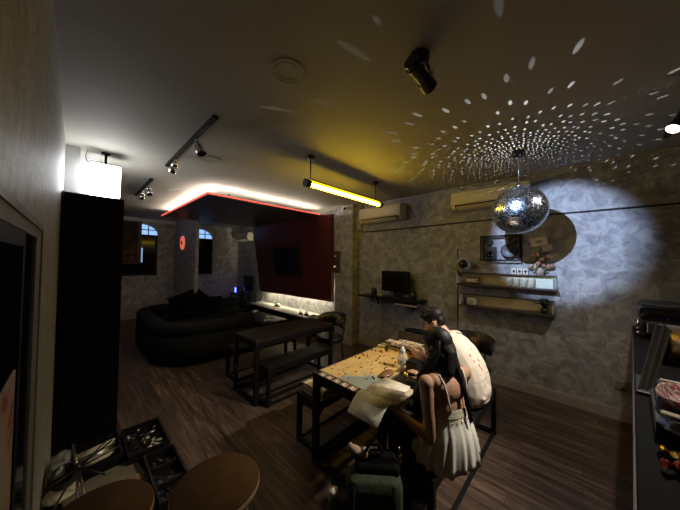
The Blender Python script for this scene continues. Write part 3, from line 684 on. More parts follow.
gl = [(0.70, 'leftmost'), (0.62, 'second from the left'), (0.54, 'third from the left'), (0.46, 'rightmost')]
for y, w in gl:
    solo('drinking_glass', MB().lathe([(.001, .004), (.026, .004), (.030, .12), (.033, .12), (.029, 0), (.001, 0)], (4.06, y, 1.392), 20), M['clear'], 'clear drinking glass on the upper shelf, %s of four' % w, 'glass', (4.06, y, 1.392), 'glasses on the upper display shelf')
solo('acrylic_box', MB().box((4.075, 0.325, 1.452), (.09, .17, .12), None, .004), M['mint'], 'pale green box at the brightly lit right end of the upper shelf', 'box', (4.075, 0.325, 1.392))
for y, w in ((0.655, 'left'), (0.59, 'middle'), (0.525, 'right')):
    t = thing('picture_frame', 'small white framed print on the upper shelf top, %s one of three' % w, 'picture frame', (4.10, y, 1.555), 'three small framed prints')
    part('frame', MB().box((4.10, y, 1.595), (.012, .054, .078), None, .003), M['label'], t); part('print', MB().lathe([(.0001, .003), (.013, .003), (.016, .0)], (4.093, y, 1.598), 12, Tx).box((4.0925, y, 1.575), (.002, .022, .01)), M['tokenblack'], t)
# mirrored helmet
HX = 4.055
t = thing('mirror_helmet', 'round silver mirrored helmet with a black opening on the left end of the upper shelf', 'helmet', (4.06, 1.285, 1.555))
part('shell', MB().ball((4.06, 1.285, 1.665), (.10, .10, .112)), M['grout'], t)
tl = MB()
for i in range(14):
    t0 = PI*(i+.06)/14; t1 = PI*(i+.94)/14; n = max(4, round(28*math.sin((t0+t1)/2)))
    for j in range(n):
        a0 = 2*PI*(j+.05)/n; a1 = 2*PI*(j+.95)/n; am = (a0+a1)/2; tm = (t0+t1)/2
        if Vector((math.sin(tm)*math.cos(am), math.sin(tm)*math.sin(am), math.cos(tm))).dot(Vector((-.93, -.27, .22))) > .80: continue
        tl._add([(4.06+.103*math.sin(a)*math.cos(b), 1.285+.103*math.sin(a)*math.sin(b), 1.665+.115*math.cos(a)) for a, b in ((t0, a0), (t0, a1), (t1, a1), (t1, a0))], [(3, 2, 1, 0)])
part('mirror_tiles', tl, M['silver'], t)
part('visor', MB().ball((4.002, 1.268, 1.68), (.050, .060, .064)), M['tv'], t, 'black visor')
# framed black objects
t = thing('shadow_frame', 'square black open frame holding two speakers and two dark discs on the grey wall', 'wall frame', (4.16, .805, 1.735))
f = MB(); y0, y1, z0, z1 = .565, 1.045, 1.735, 2.09
for (x) in (4.03, 4.15):
    f.span((x-.008, y0, z0), (x+.008, y0+.018, z1)).span((x-.008, y1-.018, z0), (x+.008, y1, z1)).span((x-.008, y0+.018, z0), (x+.008, y1-.018, z0+.018)).span((x-.008, y0+.018, z1-.018), (x+.008, y1-.018, z1))
for y in (y0+.009, y1-.009):
    for z in (z0+.009, z1-.009): f.span((4.038, y-.008, z-.008), (4.142, y+.008, z+.008))
part('frame', f, M['black'], t)
sp = part('speaker_box', MB().span((4.05, .86, 1.755), (4.14, .985, 1.93), .004), M['plastic'], t); part('speaker_cone', MB().lathe([(.0001, .005), (.03, .003), (.045, .012), (.045, 0)], (4.05, .922, 1.83), 20, Tx), M['tv'], sp)
for (y, z, r) in ((.955, 2.005, .052), (.70, 1.872, .098), (.66, 2.02, .055)):
    part('disc', MB().lathe([(.0001, .02), (r*.35, .012), (r*.85, .035), (r, .03), (r, -.05), (.0001, -.05)], (4.09, y, z), 28, Tx), M['plastic'], t)
# flowers in a pot with a card
t = thing('flower_pot', 'dried flower bouquet in a small pink pot on the right end of the upper shelf', 'flowers', (4.105, .375, 1.555))
part('pot', MB().lathe([(.045, 0), (.055, .10), (.05, .10), (.04, .02), (.0001, .02)], (4.105, .375, 1.555), 20), mat('pink_pot', (.36, .27, .23), .5), t)
rn = random.Random(11); fl = MB(); f2 = MB(); st = MB(); lf = MB()
for i in range(34):
    a = rn.uniform(0, 2*PI); q = rn.uniform(.02, .125); h = 1.76+rn.uniform(-.06, .11)-q*.5
    p = (4.08+q*.5*math.cos(a), .375+q*math.sin(a), h); st.cyl((4.105, .375, 1.62), p, .003, n=5)
    (fl if i % 3 else f2).ball(p, (rn.uniform(.016, .028),)*3, None, 8, 6)
    lf.ball((p[0]+rn.uniform(-.03, .03), p[1]+rn.uniform(-.03, .03), p[2]-.03), (.02, .008, .012), Euler((rn.uniform(-1, 1), 0, rn.uniform(-2, 2))).to_matrix(), 8, 5)
part('stem', st, M['leaf'], t); part('bloom', fl, M['flower'], t); part('pale_bloom', f2, M['flower2'], t); part('leaf', lf, M['leaf'], t)
t = thing('paper_sign', 'small white card sign standing above the dried flowers', 'sign', (4.10, .36, 1.555))
part('stick', MB().cyl((4.12, .37, 1.555), (4.12, .37, 1.95), .004, n=6), M['tan'], t); part('card', MB().box((4.11, .385, 1.985), (.006, .17, .11), (R(-8), 0, 0)), M['label'], t)
part('writing', MB().box((4.106, .385, 1.99), (.002, .075, .010), (R(-8), 0, 0)).box((4.106, .385, 1.97), (.002, .05, .006), (R(-8), 0, 0)), M['tokenblack'], t)
solo('gift_tag', MB().box((4.09, .30, 1.90), (.02, .10, .075), (R(-12), 0, 0), .004), M['pinkpaper'], 'small pink and white card tucked behind the dried flowers', 'card', (4.09, .30, 1.86))
# lower shelf things
t = thing('white_camera', 'white toy camera standing in the left part of the lower shelf', 'toy', (4.06, 1.17, 1.08))
part('body', MB().box((4.06, 1.17, 1.135), (.06, .12, .10), None, .012), M['label'], t); part('lens', MB().cyl((4.02, 1.17, 1.135), (4.035, 1.17, 1.135), .03), M['brass'], t)
solo('black_figurine', MB().lathe([(.03, 0), (.025, .03), (.012, .06), (.028, .085), (.0001, .11)], (4.06, 1.26, 1.08), 16), M['plastic'], 'small black figurine at the left end of the lower shelf', 'figurine', (4.06, 1.26, 1.08))
t = thing('black_plant', 'spiky black plant figure at the right end of the lower shelf', 'plant', (4.06, .33, 1.08))
part('pot', MB().lathe([(.03, 0), (.038, .06), (.0001, .06)], (4.06, .33, 1.08), 16), M['plastic'], t)
s = MB(); rn = random.Random(5)
for i in range(16):
    a = 2*PI*i/16; q = rn.uniform(.05, .10); h = rn.uniform(.08, .17)
    s.tube([(4.06, .33, 1.135), (4.06+.3*q*math.cos(a), .33+.5*q*math.sin(a), 1.135+h*.8), (4.06+.5*q*math.cos(a), .33+q*math.sin(a), 1.135+h*.6)], [.004, .006, .009], 6)
part('leaf', s, M['plastic'], t)
# ------------------------------------------------------------------ tables, benches, chairs
def frame_table(name, lb, cat, x0, x1, y0, y1, h, top_t, leg, inset=0.0, group=None, rails='both'):
    t = thing(name, lb, cat, ((x0+x1)/2, (y0+y1)/2, 0), group)
    part('tabletop' if cat == 'table' else 'seat', MB().span((x0, y0, h-top_t), (x1, y1, h), .003), M['tabletop'] if cat == 'table' else M['blackwood'], t)
    a = MB(); b = h-top_t; ah = .055
    a.span((x0+leg, y0+.006, b-ah), (x1-leg, y0+.024, b)).span((x0+leg, y1-.024, b-ah), (x1-leg, y1-.006, b))
    a.span((x0+.006, y0+leg, b-ah), (x0+.024, y1-leg, b)).span((x1-.024, y0+leg, b-ah), (x1-.006, y1-leg, b))
    part('apron', a, M['black'], t)
    for sx in (0, 1):
        for sy in (0, 1):
            X = x0 if sx == 0 else x1-leg; Y = y0 if sy == 0 else y1-leg
            m = MB().span((X, Y, leg*.9), (X+leg, Y+leg, b), .003)
            k = .055; dx = 1 if sx == 0 else -1; dy = 1 if sy == 0 else -1; xi = X+leg if sx == 0 else X; yi = Y+leg if sy == 0 else Y
            m.prism([(xi, b-ah), (xi+dx*k, b-ah), (xi, b-ah-k)], 'y', Y+.012, Y+leg-.012)
            m.prism([(yi, b-ah), (yi+dy*k, b-ah), (yi, b-ah-k)], 'x', X+.012, X+leg-.012)
            part('leg', m, M['black'], t)
    for X in (x0, x1-leg): part('floor_rail', MB().span((X, y0, 0), (X+leg, y1, leg*.9), .003), M['black'], t)
    for Y in ([y0, y1-leg] if rails == 'both' else [y1-leg]):
        part('stretcher', MB().span((x0+leg, Y+.008, .008), (x1-leg, Y+leg-.008, leg*.8)), M['black'], t)
    return t
frame_table('game_table', 'black table covered by the board game, with the two people at it', 'table', 1.43, 3.02, .95, 1.67, .75, .03, .048, rails='far')
frame_table('dining_table', 'empty black table standing in front of the dark sofa', 'table', 1.48, 2.75, 2.75, 3.33, .75, .03, .048)
frame_table('bench', 'black bench on the wall side of the game table, with the game box on it', 'bench', 1.50, 2.86, 1.69, 1.98, .45, .03, .04)
frame_table('bench', 'black bench at the game table the man and the woman sit on', 'bench', 1.45, 2.94, .62, .935, .45, .03, .04)
frame_table('bench', 'black bench tucked under the near side of the empty dark table', 'bench', 1.57, 2.62, 2.62, 2.92, .45, .03, .04)
frame_table('bench', 'black bench on the sofa side of the empty dark table', 'bench', 1.57, 2.62, 3.49, 3.79, .45, .03, .04)

def make_chair(lb, loc):
    t = thing('dining_chair', lb, 'chair', loc); o = Vector(loc)
    W = lambda x, y, z: o+Vector((x, y, z))
    s = MB(); ring = lambda r, z: [W(r*math.cos(2*PI*k/36)*1.0, r*math.sin(2*PI*k/36)*1.04, z) for k in range(36)]
    s.loft([ring(.19, .435), ring(.215, .44), ring(.225, .46), ring(.215, .485), ring(.18, .492)]); part('seat', s, M['plastic'], t)
    part('seat_frame', MB().tube([W(.215*math.cos(2*PI*k/24), .223*math.sin(2*PI*k/24), .43) for k in range(24)], .010, 8, closed=True), M['black'], t)
    for a, q in ((45, 1), (135, 1), (225, 1), (315, 1)):
        c, d = math.cos(R(a)), math.sin(R(a)); part('leg', MB().tube([W(.17*c, .18*d, .43), W(.235*c, .245*d, 0)], .010, 8), M['black'], t)
    # curved backrest around the +x side, tapering to rounded wings
    def back(rr, th, z0, z1, amax, n=26):
        m = MB(); rings = []
        for i in range(n+1):
            a = -amax+2*amax*i/n; f = math.sqrt(max(0.0, 1-(abs(a)/amax)**3.2)); zc = (z0+z1)/2+.0; hh = (z1-z0)/2*max(f, .06)
            lean = .035
            pr = [(rr, zc-hh), (rr+th, zc-hh*1.0), (rr+th+lean, zc+hh), (rr+lean, zc+hh)]
            rings.append([W(q*math.cos(a), q*math.sin(a), z) for q, z in pr])
        return m.loft(rings)
    part('backrest', back(.215, .028, .60, .83, R(98)), M['plastic'], t)
    part('back_panel', back(.2115, .003, .615, .80, R(15), 8), M['tan'], t, 'walnut centre panel')
    for sg in (-1, 1):
        a = R(78)*sg; part('arm_tip', MB().ball(W(.245*math.cos(a), .245*math.sin(a), .715), (.035, .018, .045)), M['tan'], t, 'walnut arm tip')
        a2 = R(30)*sg; part('back_support', MB().tube([W(.19*math.cos(a2), .2*math.sin(a2), .43), W(.245*math.cos(a2), .245*math.sin(a2), .52), W(.252*math.cos(a2), .252*math.sin(a2), .66)], .010, 8), M['black'], t)
    return t
ch = make_chair('black curved-back chair at the far end of the empty dark table', (2.91, 2.985, 0))
ch2 = dup(ch, (3.27, 0.98, 0), None, 'black curved-back chair at the end of the game table, behind the man')

# ------------------------------------------------------------------ sofa with cushions
t = thing('sofa', 'large dark U-shaped sofa with rounded corners in the middle of the room', 'sofa', (1.6, 5.8, 0))
def upath():
    p = [((2.38, 4.48), (0, 1)), ((1.55, 4.48), (0, 1))]
    for i in range(1, 10):
        a = R(270-10*i*1.0); p.append(((1.55+.68*math.cos(a), 5.16+.68*math.sin(a)), (-math.cos(a), -math.sin(a))))
    p += [((.87, 5.2), (1, 0)), ((.87, 6.4), (1, 0))]
    for i in range(1, 10):
        a = R(180-10*i); p.append(((1.55+.68*math.cos(a), 6.4+.68*math.sin(a)), (-math.cos(a), -math.sin(a))))
    p += [((3.1, 7.08), (0, -1))]
    return p
def sweep(prof):
    return MB().loft([[(c[0]+n[0]*d, c[1]+n[1]*d, z) for d, z in prof] for c, n in upath()])
part('outer_shell', sweep([(0, .02), (0, .46), (.015, .485), (.05, .495), (.30, .495), (.30, .02)]), M['sofa'], t)
part('back_roll', sweep([(.03, .49), (.005, .52), (.0, .58), (.01, .63), (.05, .67), (.12, .685), (.20, .66), (.25, .60), (.25, .49)]), M['sofa'], t)
part('piping', sweep([(-.008, .487), (-.004, .497), (.006, .497), (.006, .487)]), M['pillow'], t)
sm = MB().span((1.18, 4.79, .04), (2.38, 5.55, .44), .05); part('seat_cushion', sm, M['sofa'], t)
part('seat_cushion', MB().span((1.18, 5.56, .04), (1.95, 6.15, .44), .05), M['sofa'], t); part('seat_cushion', MB().span((1.18, 6.16, .04), (3.1, 6.77, .44), .05), M['sofa'], t)
def pillow(lb, c, size, rot):
    r = Euler(rot).to_matrix(); w, h, d = [s/2 for s in size]; m = MB(); n = 12; top = []; bot = []
    for i in range(n+1):
        a = []; b = []
        for j in range(n+1):
            u = -1+2*i/n; v = -1+2*j/n; e = (1-u**4)*(1-v**4); k = .5*e+.5*math.sqrt(max(e, 0))
            s = 1-.06*(1-abs(u))*(abs(v)**3)
            s2 = 1-.06*(1-abs(v))*(abs(u)**3)
            a.append(Vector(c)+r @ Vector((u*w*s2, v*h*s, d*k+.004))); b.append(Vector(c)+r @ Vector((u*w*s2, v*h*s, -d*k-.004)))
        top.append(a); bot.append(b)
    A = [[m.bm.verts.new(p) for p in q] for q in top]; B = [[m.bm.verts.new(p) for p in q] for q in bot]
    def q4(*f):
        x = m.bm.faces.new(f); x.smooth = True
    for i in range(n):
        for j in range(n): q4(A[i][j], A[i+1][j], A[i+1][j+1], A[i][j+1]); q4(B[i][j+1], B[i+1][j+1], B[i+1][j], B[i][j])
        q4(A[i][0], B[i][0], B[i+1][0], A[i+1][0]); q4(A[i+1][n], B[i+1][n], B[i][n], A[i][n]); q4(A[0][i+1], B[0][i+1], B[0][i], A[0][i]); q4(A[n][i], B[n][i], B[n][i+1], A[n][i+1])
    solo('throw_cushion', m, M['pillow'], lb, 'cushion', c, 'dark cushions on the sofa')
pillow('dark cushion standing tallest on the sofa, tilted in front of the grey partition', (1.72, 6.46, .76), (.56, .40, .20), (R(72), R(-18), R(8)))
pillow('dark cushion lying leftmost on the sofa', (1.33, 6.12, .60), (.50, .42, .20), (R(60), R(4), R(50)))
pillow('dark square cushion at the middle of the sofa, under the tall tilted one', (1.85, 6.18, .62), (.48, .42, .18), (R(78), 0, R(6)))
pillow('dark cushion at the right end of the cushion row on the sofa', (2.28, 6.40, .63), (.46, .42, .20), (R(76), R(3), R(-10)))
pillow('small dark cushion with a corner poking up behind the right end cushion', (2.12, 6.68, .72), (.40, .40, .16), (R(80), R(40), R(0)))
ct = frame_table('coffee_table', 'low black table between the sofa and the glowing counter', 'table', 2.72, 3.30, 4.75, 6.10, .40, .03, .04)
def pad(lb, c, rz):
    t = thing('game_controller', lb, 'controller', c, 'pale controllers on the low table'); o = Vector(c); q = Matrix.Rotation(rz, 4, 'Z')
    m = MB(); m.ball((0, 0, .03), (.075, .045, .022)); m.ball((-.065, -.035, .028), (.028, .05, .022)); m.ball((.065, -.035, .028), (.028, .05, .022)); m.bm.transform(Matrix.Translation(o) @ q); part('body', m, M['white'], t)
    m = MB(); m.cyl((-.03, -.012, .045), (-.03, -.012, .062), .011).cyl((.03, -.012, .045), (.03, -.012, .062), .011); m.bm.transform(Matrix.Translation(o) @ q); part('thumb_stick', m, M['plastic'], t)
pad('pale game controller at the far end of the low black table', (3.14, 5.95, .40), .6); pad('pale game controller in the middle of the low black table', (3.06, 5.12, .40), 2.0); pad('pale game controller at the near end of the low black table', (2.90, 4.86, .40), -.5)

# ------------------------------------------------------------------ on the game table
TZ = .75
t = thing('game_board', 'tan board game map spread over the table', 'board game', (2.0, 1.40, TZ))
part('map', MB().span((1.50, 1.13, TZ), (2.46, 1.645, TZ+.005)), M['map'], t)
part('border', MB().span((1.49, 1.12, TZ), (1.50, 1.655, TZ+.0055)).span((2.46, 1.12, TZ), (2.47, 1.655, TZ+.0055)).span((1.50, 1.12, TZ), (2.46, 1.13, TZ+.0055)).span((1.50, 1.645, TZ), (2.46, 1.655, TZ+.0055)), M['creamdk'], t)
names = ['nearest the far corner', 'second from the far corner', 'in the middle of the row', 'fourth from the far corner', 'closest to the open book']
for i in range(5):
    y = 1.575-.082*i; c = (1.462, y, TZ)
    t = thing('playing_card', 'picture card on the table edge beside the board, %s' % names[i], 'card', c, 'row of cards on the table edge')
    part('face', MB().box((1.461, y, TZ+.0022), (.050, .058, .0014)), M['card'], t); part('back', MB().box((1.461, y, TZ+.0008), (.052, .060, .0014)), M['cream'], t)
rn = random.Random(2)
for grp, mk, lb, n in (('dark tokens on the map', 'tokenblack', 'tiny dark wooden token standing on the tan map', 14), ('red tokens on the map', 'tokenred', 'tiny red wooden token standing on the tan map', 14), ('yellow tokens on the map', 'yellow', 'tiny yellow wooden token standing on the tan map', 7)):
    for i in range(n):
        x, y = rn.uniform(1.66, 2.42), rn.uniform(1.20, 1.62)
        solo('game_token', MB().lathe([(.007, 0), (.007, .010), (.0035, .013), (.0001, .014)], (x, y, TZ+.005), 8), M[mk], lb, 'token', (x, y, TZ+.005), grp)
t = thing('game_piece', 'larger yellow and black playing piece on the map', 'game piece', (2.27, 1.52, TZ+.005))
part('base', MB().box((2.27, 1.52, TZ+.018), (.05, .03, .026), None, .004), M['yellow'], t); part('top', MB().box((2.30, 1.50, TZ+.025), (.03, .03, .04), None, .004), M['tokenblack'], t)
# card market
t = thing('card_rack', 'black card rack board with rows of picture cards at the far end of the table', 'card rack', (2.62, 1.30, TZ))
part('board', MB().span((2.48, 1.02, TZ), (2.80, 1.60, TZ+.008), .002), M['plastic'], t)
for i in range(3):
    for j in range(6): part('card', MB().box((2.54+.10*i, 1.07+.096*j, TZ+.0095), (.086, .082, .003)), M['card'] if (i+j) % 3 else M['cardy'], t)
for (x, y, lb) in ((2.40, 1.60, 'stack of gold cards at the far corner of the map'), (2.58, 1.625, 'stack of picture cards beside the black tray at the far table edge')):
    t = thing('card_stack', lb, 'cards', (x, y, TZ)); part('cards', MB().box((x, y+.0, TZ+.016), (.12, .085, .020)), M['cream'], t); part('top_card', MB().box((x, y, TZ+.0275), (.118, .083, .002)), M['cardy'] if x < 2.5 else M['card'], t)
t = thing('component_tray', 'dark patterned open tray heaped with black cloth at the far end of the table', 'tray', (2.89, 1.42, TZ))
part('tray', MB().span((2.81, 1.16, TZ), (2.985, 1.655, TZ+.012)).span((2.81, 1.16, TZ+.012), (2.82, 1.655, TZ+.10)).span((2.975, 1.16, TZ+.012), (2.985, 1.655, TZ+.10)).span((2.82, 1.16, TZ+.012), (2.975, 1.17, TZ+.10)).span((2.82, 1.645, TZ+.012), (2.975, 1.655, TZ+.10)), M['insert'], t)
part('cloth', MB().ball((2.90, 1.50, TZ+.085), (.07, .12, .055)).ball((2.90, 1.32, TZ+.08), (.07, .12, .045)).ball((2.89, 1.41, TZ+.11), (.05, .09, .035)), M['bagblack'], t)
# clear bottle, dark box, bits
t = thing('clear_jar', 'clear plastic jar with a pale lid standing on the map near the woman', 'jar', (2.06, 1.17, TZ+.005))
part('body', MB().lathe([(.040, 0), (.045, .006), (.045, .095), (.030, .120), (.022, .135)], (2.06, 1.17, TZ+.005), 24, cap=False).lathe([(.0001, .002), (.040, .002)], (2.06, 1.17, TZ+.005), 24, cap=False), M['clear'], t)
part('lid', MB().lathe([(.022, .13), (.024, .135), (.024, .16), (.012, .165), (.012, .185), (.0001, .187)], (2.06, 1.17, TZ+.005), 20), mat('frosted_lid', (.6, .6, .55), .35), t); part('label', MB().lathe([(.0455, .035), (.0455, .070)], (2.06, 1.17, TZ+.005), 24, cap=False), M['label'], t)
t = thing('deck_box', 'small black box on the table beside the clear jar', 'box', (2.03, 1.045, TZ)); part('body', MB().box((2.03, 1.045, TZ+.05), (.11, .09, .10), None, .004), M['plastic'], t); part('lid', MB().box((2.03, 1.045, TZ+.103), (.114, .094, .012), None, .003), M['black'], t)
solo('yellow_token', MB().box((1.93, 1.065, TZ+.015), (.045, .035, .03), (0, 0, .5), .008), M['yellow'], 'small yellow block on the dark table right of the open book', 'token', (1.93, 1.065, TZ))
solo('pawn_bag', MB().ball((1.82, 1.175, TZ+.022), (.085, .045, .02)), M['tan'], 'flat brown pouch lying at the edge of the map above the open book', 'pouch', (1.82, 1.175, TZ+.003))
# open book, its left leaf drooping over the table edge
t = thing('open_book', 'open rule book with printed pages at the near corner of the table', 'book', (1.46, 1.0, .77))
def leaf(pts, w0, w1, m, nm, thick=.006):
    """pts: section (x,z) across the leaf; w0,w1: y at spine and outer edges"""
    n = len(pts); top = []; g = MB()
    ring = []
    for i, (x, z) in enumerate(pts):
        f = i/(n-1); ya, yb = w0[0]+(w1[0]-w0[0])*f, w0[1]+(w1[1]-w0[1])*f
        ring.append([(x, ya, z), (x, yb, z), (x, yb, z+thick), (x, ya, z+thick)])
    g.loft(ring); return part(nm, g, m, t)
leaf([(1.462, .765), (1.43, .790), (1.39, .790), (1.35, .765), (1.315, .725), (1.29, .69)], (.875, 1.125), (.90, 1.145), M['page'], 'left_page')
leaf([(1.464, .765), (1.50, .786), (1.56, .788), (1.63, .775), (1.70, .768), (1.745, .770)], (.875, 1.125), (.925, 1.145), M['page2'], 'right_page')
part('cover', MB().span((1.462, .878, .757), (1.742, 1.128, .763)), M['cream'], t)
# game box on the far bench
t = thing('game_box', 'open cardboard game box with papers in it on the bench beside the table leg', 'box', (1.69, 1.82, .45))
bx = MB(); a0, a1, b0, b1, h = 1.545, 1.84, 1.665, 1.955, .085
bx.span((a0, b0, .45), (a1, b1, .456)).span((a0, b0, .456), (a0+.006, b1, .45+h)).span((a1-.006, b0, .456), (a1, b1, .45+h)).span((a0+.006, b0, .456), (a1-.006, b0+.006, .45+h)).span((a0+.006, b1-.006, .456), (a1-.006, b1, .45+h))
part('tray', bx, M['boxside'], t); part('insert', MB().span((a0+.01, b0+.16, .456), (a1-.01, b1-.01, .525)), M['boxtan'], t); part('papers', MB().box((1.69, 1.745, .498), (.26, .13, .06), (0, 0, R(0))).box((1.66, 1.75, .533), (.20, .11, .005), (0, R(3), R(12))), M['boxart'], t)
# ------------------------------------------------------------------ backpack by the woman
t = thing('backpack', 'dark green backpack with a black top standing on the floor beside the woman', 'backpack', (1.22, .87, 0))
def loc2(m, c, rz): m.bm.transform(Matrix.Translation(c) @ Matrix.Rotation(rz, 4, 'Z')); return m
bc, br = (1.22, .87, 0), R(-50)
def blob(parts, vox=.008, sm=6):
    m = MB()
    for p in parts: m.box(*p)
    return fuse(m, vox, sm)
def bpart(nm, parts, mt, lb=None, vox=.008, sm=8):
    me = blob(parts, vox, sm); me.transform(Matrix.Rotation(br, 4, 'Z') @ Matrix.Diagonal((.95, .95, 1.12, 1))); o = link(nm, me, mt, t)
    if lb: o['label'] = lb
    return o
bpart('main_compartment', [((0, .02, .225), (.34, .19, .43), None, .06)], M['bag'])
bpart('front_pocket', [((-.01, -.095, .17), (.27, .09, .27), None, .035)], M['bag'])
bpart('top_flap', [((.02, .045, .445), (.28, .13, .07), None, .03), ((.05, .055, .48), (.18, .09, .06), None, .03)], M['bagblack'], 'black top flap')
bpart('side_pocket', [((-.20, 0, .14), (.07, .13, .22), None, .03)], M['bagblack'])
def bt(nm, mb, mt, lb=None):
    mb.bm.transform(Matrix.Rotation(br, 4, 'Z') @ Matrix.Diagonal((.97, .97, 1.12, 1))); o = link(nm, mb.mesh(nm), mt, t)
    if lb: o['label'] = lb
bt('strap', MB().tube([(-.12, -.10, .43), (-.13, -.135, .30), (-.125, -.15, .18), (-.12, -.14, .06)], .012, 8).tube([(.10, -.09, .43), (.11, -.13, .30), (.105, -.145, .18), (.10, -.14, .06)], .012, 8), M['bagblack'])
bt('tag', MB().box((-.15, -.145, .26), (.032, .012, .13), (0, R(6), 0), .006).box((-.105, -.155, .26), (.028, .012, .15), (0, R(-5), 0), .006), M['pink'], 'dusty pink tags')
bt('zip_line', MB().tube([(-.14, -.141, .27), (0, -.146, .285), (.12, -.141, .27)], .004, 6), M['steel'])
bt('handle', MB().tube([(-.05, .03, .52), (-.03, .03, .56), (.03, .03, .56), (.05, .03, .52)], .009, 8), M['bagblack'])
t2 = thing('water_bottle', 'pale green bottle with a white cap in the side pocket of the backpack', 'bottle', (1.065, 1.045, .12))
part('body', MB().lathe([(.028, 0), (.032, .01), (.032, .19), (.022, .215)], (1.065, 1.045, .14), 20), M['leaf'], t2); part('cap', MB().lathe([(.024, .215), (.024, .245), (.0001, .25)], (1.065, 1.045, .14), 20), M['white'], t2)
t2 = thing('star_charm', 'small gold star charm hanging on the black cloth beside the woman', 'charm', (1.36, .78, .52))
s = []
for i in range(10):
    q = .018 if i % 2 == 0 else .0075; a = R(36*i+90); s.append((q*math.cos(a), q*math.sin(a)))
m = MB().prism([(p[0], p[1]) for p in s], 'y', -.004, .004); m.bm.transform(Matrix.Translation((1.33, .770, .575)) @ Matrix.Rotation(R(-50), 4, 'Z')); part('star', m, M['gold'], t2)
m = MB().prism([(p[0]*.6, p[1]*.6-.032) for p in s], 'y', -.004, .004); m.bm.transform(Matrix.Translation((1.33, .770, .575)) @ Matrix.Rotation(R(-50), 4, 'Z')); part('small_star', m, M['gold'], t2)
part('chain', MB().tube([(1.33, .770, .597), (1.335, .775, .61), (1.34, .78, .62)], .0025, 6), M['gold'], t2)
m = MB().ball((1.185, .985, .515), (.050, .020, .022), Euler((0, R(28), R(-25))).to_matrix()).ball((1.225, .965, .50), (.022, .020, .04)).ball((1.15, .995, .535), (.022, .016, .028))
bt('towel', m.__class__().ball((-.10, .055, .505), (.055, .03, .022), Euler((0, R(25), 0)).to_matrix()).ball((-.06, .05, .495), (.024, .024, .036)).ball((-.145, .06, .515), (.02, .018, .030)), M['beige'], 'small crumpled beige cloth')
# ------------------------------------------------------------------ people
def rotp(p, c, M3): return Vector(c) + M3 @ (Vector(p))
def add_head(m, c, M3, s=1.0):
    """head solids around c (centre of the skull); face looks along local +y of M3"""
    P = lambda x, y, z: rotp((x*s, y*s, z*s), c, M3)
    m.ball(P(0, -.008, .025), (.074*s, .092*s, .090*s), M3)            # cranium
    m.ball(P(0, .030, -.030), (.060*s, .066*s, .075*s), M3)            # face
    m.ball(P(0, .052, -.082), (.036*s, .036*s, .030*s), M3)            # chin
    m.ball(P(0, .020, -.070), (.054*s, .050*s, .036*s), M3)            # jaw
    m.seg(P(0, .088, -.002), P(0, .108, -.036), .010*s, .014*s, 10)    # nose
    m.ball(P(-.011, .098, -.040), (.009*s,)*3, M3); m.ball(P(.011, .098, -.040), (.009*s,)*3, M3)
    m.ball(P(0, .080, .022), (.050*s, .018*s, .012*s), M3)             # brow
    for q in (-1, 1):
        m.ball(P(q*.034, .072, -.028), (.020*s, .018*s, .016*s), M3)   # cheek
        m.ball(P(q*.077, -.004, -.012), (.010*s, .022*s, .032*s), M3)  # ear
        m.ball(P(q*.083, -.010, .004), (.008*s, .016*s, .016*s), M3)
    m.ball(P(0, .088, -.062), (.022*s, .012*s, .010*s), M3)            # mouth
    return P
def face_parts(t, P, s, M3):
    for q in (-1, 1):
        e = MB().ball(P(q*.030, .082, .000), .0115*s, None, 14, 10); o = part('eye', e, M['eye'], t, None, False)
        e = MB().ball(P(q*.030, .0905, -.002), .0056*s, None, 10, 8); part('iris', e, M['tv'], o, None, False)
        part('eyebrow', MB().tube([P(q*.014, .098, .020), P(q*.030, .096, .026), P(q*.046, .086, .021)], [.003*s, .004*s, .002*s], 6), M['hair'], t, None, False)
    part('lips', MB().ball(P(0, .0975, -.059), (.021*s, .007*s, .004*s), M3).ball(P(0, .097, -.067), (.018*s, .007*s, .005*s), M3), M['lip'], t, None, False)
def add_hand(m, wrist, fdir, up, s=1.0, side=1, curl=.5):
    """palm + five separate bent fingers; fdir: towards fingertips, up: back of hand, side: +1 thumb on fdir x up side"""
    f = Vector(fdir).normalized(); u = Vector(up); u = (u-f*u.dot(f)).normalized(); r = f.cross(u)*side
    w = Vector(wrist)
    P = lambda a, b, c: w+(f*a+r*b+u*c)*s
    m.seg(P(-.01, 0, 0), P(.03, 0, 0), .022*s, .024*s, 10)
    for b in (-.024, -.008, .008, .024): m.seg(P(.02, b*.8, 0), P(.085, b*1.15, .003), .0135*s, .0115*s, 8)
    for k, (b, L) in enumerate(((.030, .068), (.0105, .078), (-.0095, .072), (-.029, .056))):
        a0 = curl*.5; pts = [P(.085, b, .002)]; ang = a0; x, z = .085, .002
        for q in (.45, .32, .23):
            x += math.cos(ang)*L*q; z -= math.sin(ang)*L*q; pts.append(P(x, b*1.12, z)); ang += curl*.75
        m.chain(pts, [.0095*s, .0088*s, .0078*s, .0066*s])
    m.chain([P(.018, .022, -.004), P(.045, .046, -.012), P(.070, .052, -.022), P(.090, .046, -.028)], [.0125*s, .0115*s, .0100*s, .008*s])
def place(o, base, rz): o.location = base; o.rotation_euler = (0, 0, rz)

